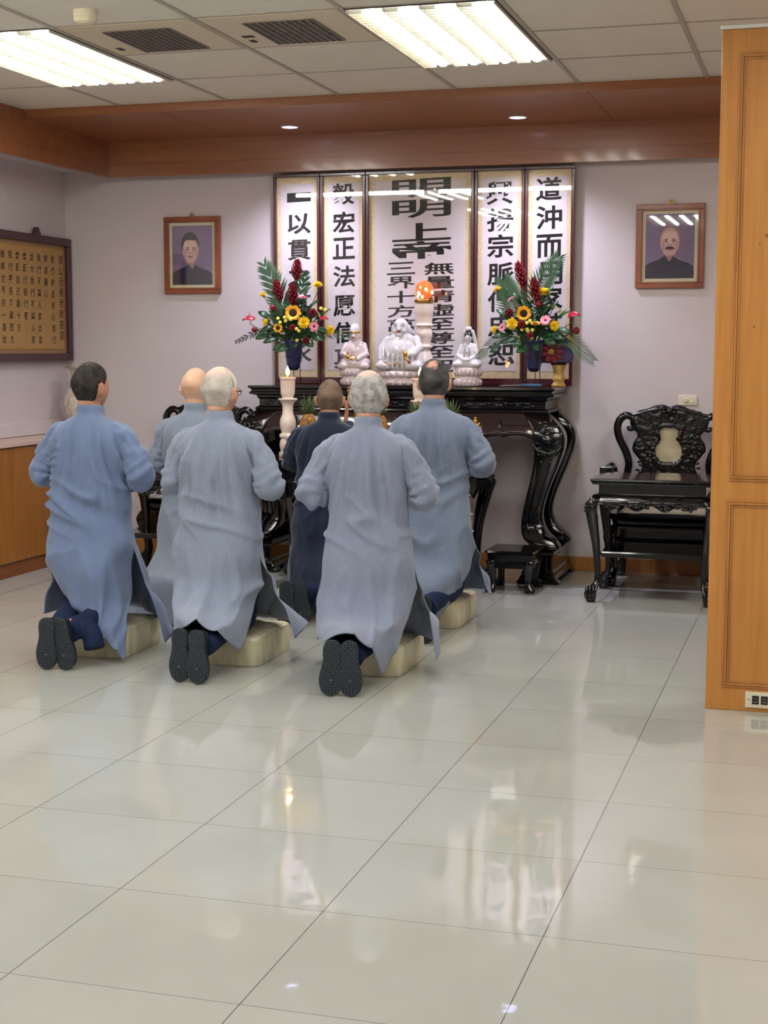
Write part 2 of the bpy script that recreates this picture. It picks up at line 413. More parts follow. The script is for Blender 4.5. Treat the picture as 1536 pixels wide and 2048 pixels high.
# downlights
for k, (x, y) in enumerate(((-2.836, 5.92), (-1.29, 5.92))):
    t = thing('downlight', 'small round downlight in wooden soffit over the '+('left' if k == 0 else 'right')+' calligraphy panels', 'light', (x, y, ZS))
    MB().lathe([(.060, 0), (.066, -.004), (.060, -.008), (.052, -.008), (.050, -.002)], n=32).build('trim_ring', M_wfit, t, smooth=True)
    MB().lathe([(.051, -.0065), (.03, -.009), (.001, -.0095)], n=24).build('lens', mat('downlight_lens', (215, 220, 255), .4, emit=5.0, ecol=(196, 200, 255)), t)
    l = bpy.data.lights.new('downlight_lamp', 'SPOT'); l.energy = SPOT_E; l.color = (.80, .78, 1); l.spot_size = math.radians(125); l.spot_blend = 1; l.shadow_soft_size = .05
    lo = bpy.data.objects.new('lamp', l); COL.objects.link(lo); lo.parent = t; lo.location = (0, 0, -.03)
# air conditioning grilles
for k, (lab, ix) in enumerate((('beige ceiling panel with square dark grille next to the left light', -0), ('beige ceiling panel with square dark grille next to the centre light', 1))):
    x0 = G0X+MOD*ix+.02; x1 = x0+MOD-.04
    t = thing('ceiling_grille', lab, 'air vent', ((x0+x1)/2, G0Y+MOD/2, ZC))
    h = (x1-x0)/2
    MB().box(-h, h, -h, h, -.006, -.0005).build('panel', mat('grille_panel', (206, 194, 168), .5), t, bevel=.002)
    gx = .03*0+(-.0 if k == 0 else 0)
    MB().box(-.17, .18, -.21, .285, -.0075, -.006).build('opening', M_dark, t)
    gr = MB()
    for q in range(11): xx = -.17+q*.035; gr.box(xx-.004, xx+.004, -.21, .285, -.011, -.0075)
    for q in range(15): yy = -.21+q*.495/14; gr.box(-.17, .18, yy-.0035, yy+.0035, -.010, -.0075)
    gr.build('grille', mat('grille_bars', (120, 108, 100), .5), t)
    s = MB().box(-.285, -.255, .16, .22, -.008, -.006)
    if k: s.box(-.285, -.225, .06, .10, -.008, -.006)
    s.build('sensor_window', M_dark, t)
t = thing('smoke_detector', 'round beige smoke detector on the ceiling', 'smoke detector', (at(170, 15, 2.66).x, 2.66, ZC))
MB().lathe([(.001, -.0005), (.055, -.0005), (.055, -.018), (.05, -.03), (.001, -.03)], n=32).build('base', mat('aged_plastic', (214, 202, 172), .5), t, smooth=False)
MB().lathe([(.052, -.03), (.054, -.036), (.048, -.052), (.03, -.060), (.001, -.062)], n=32, lobes=8, la=.03).build('sensor_cap', mat('aged_plastic', (214, 202, 172), .5), t, smooth=False)

# ------------------------------------------------------------------ wall switch and socket
t = thing('light_switch', 'ivory wall switch plate with a round dimmer above the chair', 'switch', (-.2245, YB, 1.174))
MB().box(-.062, .062, -.008, 0, -.034, .034).build('plate', M_plas, t, bevel=.003)
k_ = MB().lathe([(.017, 0), (.016, .006), (.014, .009), (.001, .009)], n=24); k_.xf(Matrix.Translation((-.012, -.008, 0)) @ Matrix.Rotation(PI/2, 4, 'X'))
k_.build('dimmer_knob', M_plas, t, smooth=False)
MB().box(.015, .047, -.0115, -.008, -.018, .018).build('rocker', M_plas, t, bevel=.002)
t = thing('wall_socket', 'ivory double wall socket low on the wooden partition', 'socket', (.438, 2.64, .052))
MB().box(-.066, .066, -.007, 0, -.034, .034).build('plate', M_plas, t, bevel=.002)
for x in (-.024, .012):
    f = MB().box(x-.014, x+.014, -.0085, -.0068, -.018, .018).build('socket_insert', M_dark, t)
    MB().tube([(x-.008, -.009, -.006), (x, -.012, -.010), (x+.009, -.009, -.006)], .003, 6).tube([(x-.007, -.009, .006), (x+.007, -.010, .004)], .002, 6).build('terminal', mat('socket_metal', (120, 116, 104), .4, metal=.5), f)
MB().lathe([(.003, 0), (.002, .002), (.0002, .002)], n=10).xf(Matrix.Translation((-.052, -.007, 0)) @ Matrix.Rotation(PI/2, 4, 'X')).build('screw', mat('socket_metal', (120, 116, 104), .4, metal=.5), t)

# ------------------------------------------------------------------ low cabinet along the left wall
def cabinet(y0, y1, lab):
    t = thing('wall_cabinet', lab, 'cabinet', (XL, (y0+y1)/2, 0)); h = (y1-y0)/2
    MB().box(0.025, .31, -h, h, .10, .862).build('body', M_cab, t)
    MB().box(.310, .330, -h+.002, h-.002, .10, .855).build('door', M_cab, t, bevel=.002)
    MB().box(0.025, .318, -h, h, 0, .095).build('plinth', mix_mat('plinth_wood', (130, 76, 34), (112, 62, 26), 3, 8, .3, .7, .4, stretch=(.8, .8, 9)), t)
    return t
for k, (y0, y1) in enumerate(((5.62, 6.44), (4.78, 5.618), (3.94, 4.778))):
    cabinet(y0, y1, ['low orange wood cabinet unit in the corner, behind the leftmost kneeling man', 'low orange wood cabinet unit at the left edge, under the wide calligraphy board', 'low orange wood cabinet unit beyond the left edge of the view'][k])
t = MB().box(XL+.022, -4.455, 3.94, 6.44, .862, .888).build('cabinet_top', M_cabtop, bevel=.003)
tag(t, 'pale continuous top board lying on the low orange wood cabinets', 'worktop')

# ------------------------------------------------------------------ five calligraphy frames on the altar
FZ0, FZ1, FY = 1.262, 2.724, 6.385; LEAN = math.radians(.6)
def frame_rot(t): t.rotation_euler = Euler((LEAN, 0, t.rotation_euler.z)); return t
def picframe(w_, h_, b, d, m, t, lip=.006):
    f = MB().box(-w_/2, w_/2, -d, 0, 0, b).box(-w_/2, w_/2, -d, 0, h_-b, h_).box(-w_/2, -w_/2+b, -d, 0, b, h_-b).box(w_/2-b, w_/2, -d, 0, b, h_-b)
    f.build('frame', m, t, bevel=.004)
def cal_frame(x0, x1, lab, chars, ink=None, mg=.028):
    w_ = x1-x0; h_ = FZ1-FZ0; t = thing('framed_calligraphy', lab, 'wall panel', ((x0+x1)/2, FY+.022, FZ0+.001)); frame_rot(t)
    b = .022
    picframe(w_, h_, b, .035, M_frame, t)
    MB().box(-w_/2+b, w_/2-b, -.012, -.004, b+.025, h_-b).build('brocade_mount', M_brocade, t)
    MB().box(-w_/2+b, w_/2-b, -.03, -.003, b, b+.025).build('bottom_rail', M_frame, t)
    MB().box(-w_/2+b+mg, w_/2-b-mg, -.0135, -.0118, b+.025+.05, h_-b-.045).build('paper', M_paper, t)
    lt = MB(); chars(lt, (x0+x1)/2); lt.build('writing', ink or M_ink, t)
    MB().box(-w_/2+b-.002, w_/2-b+.002, -.026, -.0255, b+.025, h_-b+.002).build('glass', M_glass, t)
    return t
def col(chs, u, ys_, wpx, hpx, bold=.022):
    """one column of writing: pixel x, list of pixel y, glyph size in pixels"""
    def go(mb, cx):
        for c, v in zip(chs, ys_):
            if c == ' ': continue
            p = at(u+(v-540)*.006, v, FY); s = (FY-CAM.y)/FPX
            dz = (p.z-FZ0)
            write(mb, c, p.x-cx, dz, wpx*s*1.045, hpx*s*(.45 if c == '一' else 1), -.0142, bold)
    return go
cal_frame(-3.123, -2.778, 'narrow framed calligraphy panel, outermost left of the five on the altar', col('一以貫之其道永', 599, (395, 448, 500, 553, 606, 658, 706), 50, 42))
cal_frame(-2.776, -2.445, 'narrow framed calligraphy panel just left of the wide centre one', col('毅宏正法愿信真', 688, (388, 445, 497, 553, 612, 665, 716), 46, 44))
def centre(mb, cx):
    s = (FY-CAM.y)/FPX
    for c, v, h in (('明', 376, 37), ('明', 417, 37), ('上', 464, 36), ('帝', 500, 36)):
        p = at(843, v, FY); write(mb, c, p.x-cx, p.z-FZ0, 124*s, h*s, -.0142, .018)
    for k, c in enumerate('無量清虛至尊至聖'):
        v = 537+k*27.8; p = at(878, v, FY); write(mb, c, p.x-cx, p.z-FZ0, 64*s, 24.5*s, -.0142, .016)
    for k, c in enumerate('三界十方萬靈真宰'):
        v = 537+k*28.5; p = at(802, v, FY); write(mb, c, p.x-cx, p.z-FZ0, 60*s, 25*s, -.0142, .016)
cal_frame(-2.443, -1.672, 'wide framed calligraphy panel, centre of the five, behind the seated figurine', centre, mg=.042)
cal_frame(-1.670, -1.326, 'narrow framed calligraphy panel just right of the wide centre one', col('興揚宗脈傳忠恕', 1001, (386, 440, 492, 548, 601, 652, 708), 52, 46))
cal_frame(-1.324, -.990, 'narrow framed calligraphy panel, outermost right of the five on the altar', col('道沖而用家其真', 1099, (378, 435, 492, 547, 596, 650, 705), 50, 46))

# ------------------------------------------------------------------ portraits
def portrait(cx, z0, z1, w_, lab, female):
    h_ = z1-z0; t = thing('framed_portrait', lab, 'portrait', (cx, YB-.006, z0)); t.rotation_euler = Euler((math.radians(.15), 0, 0))
    M_pf = mix_mat('portrait_frame', (150, 82, 48), (126, 62, 36), 4, 6, .3, .7, .3, coat=.2, stretch=(2, 2, 2))
    picframe(w_, h_, .034, .022, M_pf, t)
    f = MB()
    for o, b in ((.034, .008),):
        f.box(-w_/2+o-.004, -w_/2+o+b, -.026, -.018, o, h_-o).box(w_/2-o-b, w_/2-o+.004, -.026, -.018, o, h_-o).box(-w_/2+o, w_/2-o, -.026, -.018, o-.004, o+b).box(-w_/2+o, w_/2-o, -.026, -.018, h_-o-b, h_-o+.004)
    f.build('inner_moulding', M_pf, t, bevel=.003)
    a = .042
    MB().box(-w_/2+a, w_/2-a, -.012, -.004, a, h_-a).build('mount', mat('cream_mount', (222, 212, 178), .6), t)
    b = a+.022
    X, Z = w_/2-b, h_-2*b
    ph = MB().box(-X, X, -.0135, -.0118, b, h_-b).build('photograph', mix_mat('photo_back', (140, 116, 152) if female else (136, 142, 160), (112, 92, 130) if female else (100, 106, 128), 3, 3, .2, .8, .5), t)
    def disc(cx_, cz_, rx, rz_, m, y, nm, a0=0, a1=2*PI, n=32):
        MB().add([(cx_+rx*math.cos(a0+(a1-a0)*k/n), y, b+cz_+rz_*math.sin(a0+(a1-a0)*k/n)) for k in range(n)], [tuple(range(n))]).build(nm, m, ph)
    sk = mat('photo_skin', (212, 170, 160) if female else (206, 172, 162), .6); dk = mat('photo_coat', (36, 30, 54), .6)
    hr = mat('photo_hair', (40, 28, 44), .6); sh = mat('photo_shade', (172, 126, 126), .6)
    cz_ = Z*.60 if female else Z*.58
    ox = -.012 if female else 0
    # coat: shoulders and collar
    pts = [(-X, 0), (X, 0), (X, Z*.17), (X*.82, Z*.23), (X*.35, Z*.29), (X*.14, Z*.35), (0, Z*.26), (-X*.2, Z*.36), (-X*.4, Z*.30), (-X*.85, Z*.24), (-X, Z*.2)]
    disc(ox, cz_-.09, .034, .06, sh, -.0140, 'neck')
    MB().add([(x, -.0143, b+z) for x, z in pts], [tuple(range(len(pts)))]).build('coat', dk, ph)
    disc(ox, cz_+.005, .066, .098, sh, -.0146, 'ears')
    if female: disc(ox-.004, cz_+.034, .070, .088, hr, -.0148, 'hair')
    disc(ox, cz_-.006, .062, .092, sk, -.0150, 'face')
    if female: disc(ox, cz_+.052, .058, .046, hr, -.0152, 'hair', .25, PI-.25)
    disc(ox-.008 if female else ox, cz_+.028, .048, .035, mat('photo_light', (232, 196, 184), .6), -.0151, 'forehead')
    for s in (-1, 1):
        disc(ox+s*.024, cz_+.012, .013, .0028, hr, -.0155, 'eyebrow'); disc(ox+s*.024, cz_, .011, .0045, mat('photo_eye', (70, 46, 56), .6), -.0155, 'eye')
        disc(ox+s*.044, cz_-.030, .008, .034, mat('photo_cheek', (196, 154, 146), .6), -.0152, 'cheek')
    disc(ox, cz_-.026, .011, .012, sh, -.0155, 'nose'); disc(ox+.001, cz_-.018, .005, .020, mat('photo_light', (232, 196, 184), .6), -.0156, 'nose_ridge')
    if not female:
        mu = [(-.034, -.058), (-.024, -.040), (0, -.034), (.024, -.040), (.034, -.058), (.022, -.053), (0, -.048), (-.022, -.053)]
        MB().add([(ox+x, -.0157, b+cz_+z) for x, z in mu], [tuple(range(8))]).build('moustache', hr, ph)
    disc(ox, cz_-.054, .018, .006, mat('photo_lip', (140, 70, 76), .6), -.0156, 'mouth')
    MB().box(-w_/2+.036, w_/2-.036, -.0215, -.021, .036, h_-.036).build('glass', M_glass, t)
    ring = MB().tube([(.012*math.cos(a_), -.012, h_+.012+.014*math.sin(a_)) for a_ in [q*PI/10 for q in range(21)]], .0035, 6).box(-.02, .02, -.014, -.006, h_-.001, h_+.008)
    ring.build('hanging_ring', M_brass, t)
portrait(-3.7715, 1.905, 2.455, .441, 'framed portrait of a person with dark swept-back hair on the left wall section', True)
portrait(-.363, 1.912, 2.460, .446, 'framed portrait of a person with a moustache, right of the calligraphy panels', False)

# ------------------------------------------------------------------ wide calligraphy board on the left wall
t = thing('calligraphy_board', 'wide dark-framed board of small calligraphy columns at the left edge', 'wall panel', (XL+.004, 6.42, 1.418)); t.rotation_euler = Euler((0, 0, PI/2))
# local: x runs along the wall (0 at the corner side, negative towards the viewer), -y faces the room
BW, BH = 2.1, .893
f = MB()
for k, (o, b, d) in enumerate(((0, .055, .058),)):
    f.box(-BW, 0, -d, 0, 0, b).box(-BW, 0, -d, 0, BH-b, BH).box(-BW, -BW+b, -d, 0, b, BH-b).box(-b, 0, -d, 0, b, BH-b)
f.build('frame', mat('board_frame', (70, 36, 44), .4, coat=.2), t, bevel=.005)
MB().box(-BW+.05, -.05, -.030, -.01, .05, BH-.05).build('mount', mat('board_mount', (156, 122, 88), .7), t)
MB().box(-BW+.085, -.085, -.033, -.030, .085, BH-.085).build('fillet', M_gold, t)
MB().box(-BW+.092, -.092, -.035, -.033, .092, BH-.092).build('paper', mat('tan_silk', (176, 138, 88), .75, var=.04, vscale=12), t)
wr = MB()
cols = ['濟公活佛老師慈訓', '我們修道修心我們', '辦道盡心', '我們不與人家比道', '給大我們不與人家', '會願們我們著', '會願自己勸十方', '我們更苦海與西方', '極樂世界的一座給', '樣往人我諸與我情', '濟世救人不分你我', '慈悲喜捨渡眾生靈', '誠心抱守一貫大道']
for k, c in enumerate(cols):
    xx = -.145-.098*k if k else -.13; n = len(c)
    for q, ch in enumerate(c):
        zz = BH-.16-q*.083*(.94 if k == 0 else 1)
        if zz < .13: break
        write(wr, ch, xx-(0 if k == 0 else .01), zz, .062 if k == 0 else .052, .070 if k == 0 else .056, -.0356, .012, shear=.05, keep=True)
wr.build('writing', mat('brown_ink', (58, 36, 26), .7), t)
MB().prism([(-.50, 0), (-.42, 0), (-.455, .055), (-.465, .055)], -.045, -.01).xf(Matrix.Translation((0, 0, BH))).build('hanger', mat('board_frame', (70, 36, 44), .4), t)
# ================================================================== furniture
def leg_loft(secs, n=26, p=.012):
    """secs: (x, y, z, half x, half y) rings from the top down, interpolated"""
    R = []
    for s in crom(secs, n):
        x, y, z, hx, hy = s; hx = max(hx, .004); hy = max(hy, .004); r = min(p, hx*.6, hy*.6); ring = []
        for (sx, sy, a0) in ((1, 1, 0), (-1, 1, PI/2), (-1, -1, PI), (1, -1, 1.5*PI)):
            for k in range(4):
                a = a0+k/3*PI/2; ring.append((x+sx*(hx-r)+r*math.cos(a), y+sy*(hy-r)+r*math.sin(a), z))
        R.append(ring)
    return MB().rings(R[::-1])

# ---- altar
AX, AY = -2.058, 6.07
alt = thing('altar_table', 'large black lacquered altar table with bulging carved legs against the back wall', 'altar', (AX, AY, 0))
MB().lrect([(1.262, 1.045, .335), (1.262, 1.05, .34), (1.247, 1.052, .342), (1.236, 1.03, .325), (1.228, 1.03, .325), (1.214, 1.045, .335), (1.205, 1.045, .335), (1.196, 1.0, .30), (1.18, .995, .295)][::-1], 0, 0).build('top', M_black, alt)
MB().lrect([(1.18, 1.0, .30), (1.17, .985, .285), (1.125, .985, .285), (1.115, 1.005, .305), (1.105, 1.01, .31), (1.098, 1.005, .305)][::-1], 0, 0).build('waist', M_black, alt)
ca = MB()
for k in range(18):      # carved relief along the waist
    x = -.90+k*.106
    for q in range(5):
        ca.ell((x+random.uniform(-.045, .045), -.288, 1.147+random.uniform(-.014, .014)), (random.uniform(.012, .03), .008, random.uniform(.005, .010)), 8, 6)
ca.build('carved_frieze', M_black, alt, smooth=True)
def bomb(z):             # outward bulge by height
    pts = [(1.10, 0), (1.07, .035), (1.02, .078), (.97, .105), (.90, .115), (.82, .105), (.7, .065), (.58, .022), (.47, -.01), (.38, -.015), (.32, .01), (.27, .06), (.235, .10), (.21, .09), (.2, .06)]
    for (a, p), (b, q) in zip(pts, pts[1:]):
        if b <= z <= a: return q+(p-q)*(z-b)/(a-b)
    return 0
def arch(u):             # lower edge of the apron, u = -1..1 across
    x = abs(u)
    f = crom([(0, .935), (.18, .905), (.38, .895), (.55, .94), (.66, .965), (.70, .955), (.75, .968), (.86, .955), (1.0, .86)], 60)
    for a, b in zip(f, f[1:]):
        if a[0] <= x <= b[0]: return a[1]+(b[1]-a[1])*(x-a[0])/(b[0]-a[0])
    return .86
G = []
for i in range(11):
    row = []
    for j in range(121):
        u = -1+2*j/120; zl = arch(u); z = 1.10+(zl-1.10)*i/10
        row.append((u*(.985+.6*bomb(z)*.9), -.295-bomb(z)*.75+(.0 if i < 9 else -.008), z))
    G.append(row)
clean(MB().grid(G).build('apron', mat('altar_red_black', (30, 12, 16), .08, spec=.6, coat=.8), alt, smooth=True, solid=.022))
e = MB(); e.tube([(u*(.985+.55*bomb(arch(u))), -.295-bomb(arch(u))*.75-.008, arch(u)) for u in [-1+2*j/100 for j in range(101)]], .012, 8)
e.tube([(0, -.36, 1.06), (0, -.375, 1.0), (0, -.378, .94)], [.008, .012, .016], 8).tube([(.70, -.352, 1.06), (.70, -.372, 1.0), (.70, -.372, .955)], [.007, .01, .016], 8).tube([(-.70, -.352, 1.06), (-.70, -.372, 1.0), (-.70, -.372, .955)], [.007, .01, .016], 8)
e.build('apron_beading', M_black, alt, smooth=True)
for s in (-1, 1):
    for fb in (-1, 1):
        secs = []
        for z, hx, hy in ((1.10, .085, .075), (1.04, .095, .085), (.97, .10, .09), (.88, .095, .085), (.78, .082, .072), (.66, .07, .062), (.54, .064, .058), (.43, .066, .06), (.34, .082, .072), (.28, .10, .085), (.235, .085, .07), (.21, .06, .05)):
            b = bomb(z); secs.append((s*(.915+b*.98), fb*.235+(-b*.8 if fb < 0 else 0), z, hx, hy))
        lg = leg_loft(secs, 34, .02).build('leg', M_black, alt, smooth=True)
        if fb < 0:
            c = MB()
            for q in range(46):    # lion mask and scrolls on the knee
                a = random.uniform(0, 2*PI); r = random.uniform(.02, .095)
                x = s*1.02+r*math.cos(a)*.9; z = .955+r*math.sin(a)*1.2
                c.ell((x, -.235-bomb(z)*.8-.088+abs(x-s*1.02)*.15, z), (random.uniform(.008, .02), .012, random.uniform(.006, .016)), 8, 6)
            c.ell((s*1.02, -.42, .93), (.045, .03, .03), 12, 8).ell((s*.99, -.425, .985), (.016, .014, .014), 10, 8).ell((s*1.05, -.425, .985), (.016, .014, .014), 10, 8)
            c.tube([(s*(.93+.0), -.40, .90), (s*.955, -.408, .86), (s*1.02, -.41, .845), (s*1.085, -.408, .86), (s*1.11, -.40, .90)], .011, 8)
            for q in range(6): c.ell((s*(.965+.022*q), -.418, .838), (.008, .008, .011), 8, 6)
            c.build('lion_mask', M_blackc, lg, smooth=True)
            gr = MB()
            for o in (-.03, .03): gr.tube([(s*(.915+bomb(z)*.98)+o, -.235-bomb(z)*.8-.058-(.02 if z > .72 or z < .36 else .004), z) for z in [.80-.03*k for k in range(17)]], .007, 6)
            gr.tube([(s*.98, -.32, .36), (s*1.01, -.36, .31), (s*1.08, -.37, .28)], .012, 8).ell((s*.93, -.33, .24), (.04, .035, .035), 12, 8)
            gr.build('leg_beading', M_black, lg, smooth=True)
    MB().lrect([(.0, 0, 0)], 0, 0) if False else None
    pl = MB().lrect([(.215, .09, .36), (.205, .10, .40), (.19, .105, .415), (.175, .095, .405), (.09, .095, .405), (.075, .105, .412), (.055, .108, .415), (.04, .12, .425), (.03, .12, .425)][::-1], s*.965, 0)
    for fb in (-1, 1): pl.lrect([(0, .13, .055), (.012, .14, .06), (.034, .115, .05)], s*.965, fb*.36)
    pl.build('plinth', M_black, alt)
# back apron, simple
MB().box(-.95, .95, .26, .28, .97, 1.10).build('back_rail', M_black, alt)
alt.scale = (1, .80, 1); alt.location.y = 6.085

# red lacquered ledge board the frames and figurines stand on would hide; the frames stand on the altar itself

# ---- offering table in front of the altar
def side_table(t, W, D, H, apz, legw, shelf=None, top_m=M_redlac, feet=True, relief=True, knees=.02):
    hx, hy = W/2, D/2
    MB().lrect([(H, hx, hy), (H-.012, hx+.003, hy+.003), (H-.022, hx-.006, hy-.006), (H-.034, hx-.012, hy-.012), (H-.036, hx-.02, hy-.02)][::-1], 0, 0).build('top', M_black, t)
    MB().box(-hx+.03, hx-.03, -hy+.03, hy-.03, H-.0005, H+.0015).build('top_panel', top_m, t)
    MB().lrect([(H-.036, hx-.045, hy-.045), (H-.09, hx-.045, hy-.045), (H-.093, hx-.02, hy-.02), (H-.105, hx-.008, hy-.008), (H-.115, hx-.012, hy-.012)][::-1], 0, 0).build('waist', M_black, t)
    # aprons with an ogee lower edge
    for side in range(4):
        L = hx if side % 2 == 0 else hy
        G = []
        for i in range(6):
            row = []
            for j in range(49):
                u = -1+2*j/48; x = abs(u)
                zl = apz+.018*math.cos(u*PI*4)*(x < .75)+(.02 if x > .8 else 0)
                z = H-.115+(zl-(H-.115))*i/5
                o = .012*math.sin(min(1, (H-.115-z)/(H-.115-apz))*PI)
                row.append((u*(L-.03), -(hy if side % 2 == 0 else hx)+.012-o, z))
            G.append(row)
        m = MB().grid(G); m.tube([(p[0], p[1]-.004, p[2]) for p in G[-1]], .006, 6)
        if relief:
            for k in range(26):
                u = random.uniform(-.62, .62); m.ell((u*L, -(hy if side % 2 == 0 else hx)-.004, H-.15+random.uniform(-.022, .018)), (random.uniform(.012, .03), .008, random.uniform(.006, .013)), 8, 6)
        a = (0, PI/2, PI, -PI/2)[side]
        m.xf(Matrix.Rotation(a, 4, 'Z')).build('apron', M_black, t, smooth=True)
    for sx in (-1, 1):
        for sy in (-1, 1):
            o = knees; h0 = H-.112; w_ = legw
            secs = [(hx-.03, hy-.03, h0, w_, w_), (hx-.02+o, hy-.02+o, h0-.05, w_*1.12, w_*1.12), (hx-.022+o*.6, hy-.022+o*.6, h0-.13, w_, w_), (hx-.035, hy-.035, h0*.55, w_*.75, w_*.75), (hx-.045, hy-.045, h0*.33, w_*.62, w_*.62), (hx-.045, hy-.045, .13, w_*.55, w_*.55), (hx-.03, hy-.03, .095, w_*.85, w_*.85), (hx-.012, hy-.012, .06, w_*1.15, w_*1.15), (hx-.012, hy-.012, .025, w_*1.1, w_*1.1), (hx-.015, hy-.015, 0, w_*.75, w_*.75)]
            secs = [(sx*a, sy*b, z, c, d) for a, b, z, c, d in secs]
            lg = leg_loft(secs, 30, .012).build('leg', M_black, t, smooth=True)
            m = MB()
            for k in range(12): m.ell((sx*(hx-.02+o)+random.uniform(-.03, .03), sy*(hy-.02+o)+sy*w_*1.05, h0-.05+random.uniform(-.04, .03)), (.010, .008, .010), 8, 6)
            for k in (-1, 0, 1): m.tube([(sx*(hx-.012)+k*w_*.6, sy*(hy-.012)+sy*w_*.8, .10), (sx*(hx-.012)+k*w_*.7, sy*(hy-.012)+sy*w_*1.15, .06), (sx*(hx-.012)+k*w_*.6, sy*(hy-.012)+sy*w_*.95, .02)], .010, 8)
            m.build('claw_carving', M_blackc, lg, smooth=True)
    if shelf: MB().lrect([(shelf, hx-.06, hy-.06), (shelf-.008, hx-.055, hy-.055), (shelf-.02, hx-.06, hy-.06), (shelf-.035, hx-.065, hy-.065)][::-1], 0, 0).build('shelf', M_black, t)
OT = thing('offering_table', 'black lacquered offering table with maroon top in front of the altar', 'table', (-2.10, 5.31, 0))
side_table(OT, 1.34, .80, .828, .60, .042, relief=False, knees=.035)
kn = MB()
for x in (-.36, -.12, .12, .36): kn.lathe([(.012, 0), (.010, .02), (.002, .035)], c=(x, -.36, .755), n=8)
kn.build('carved_drop', M_black, OT)
col_ = MB()
for x in (-.50, -.42, -.34): col_.lathe([(.024, .60), (.03, .63), (.026, .66), (.03, .69), (.024, .71)], c=(x, -.40, 0), n=12)
col_.build('turned_baluster', M_black, OT, smooth=True)

# ---- small tea tables and armchairs on both sides
for k, (x, lab) in enumerate(((-.315, 'black carved side table with maroon top and shelf at the right, before the marble-backed armchair'), (-3.50, 'black carved side table mostly hidden between the leftmost kneeling men'))):
    t = thing('side_table', lab, 'table', (x, 5.46, 0), group='black carved side tables')
    side_table(t, .72, .56, .742, .575, .030, shelf=.30, knees=.012)

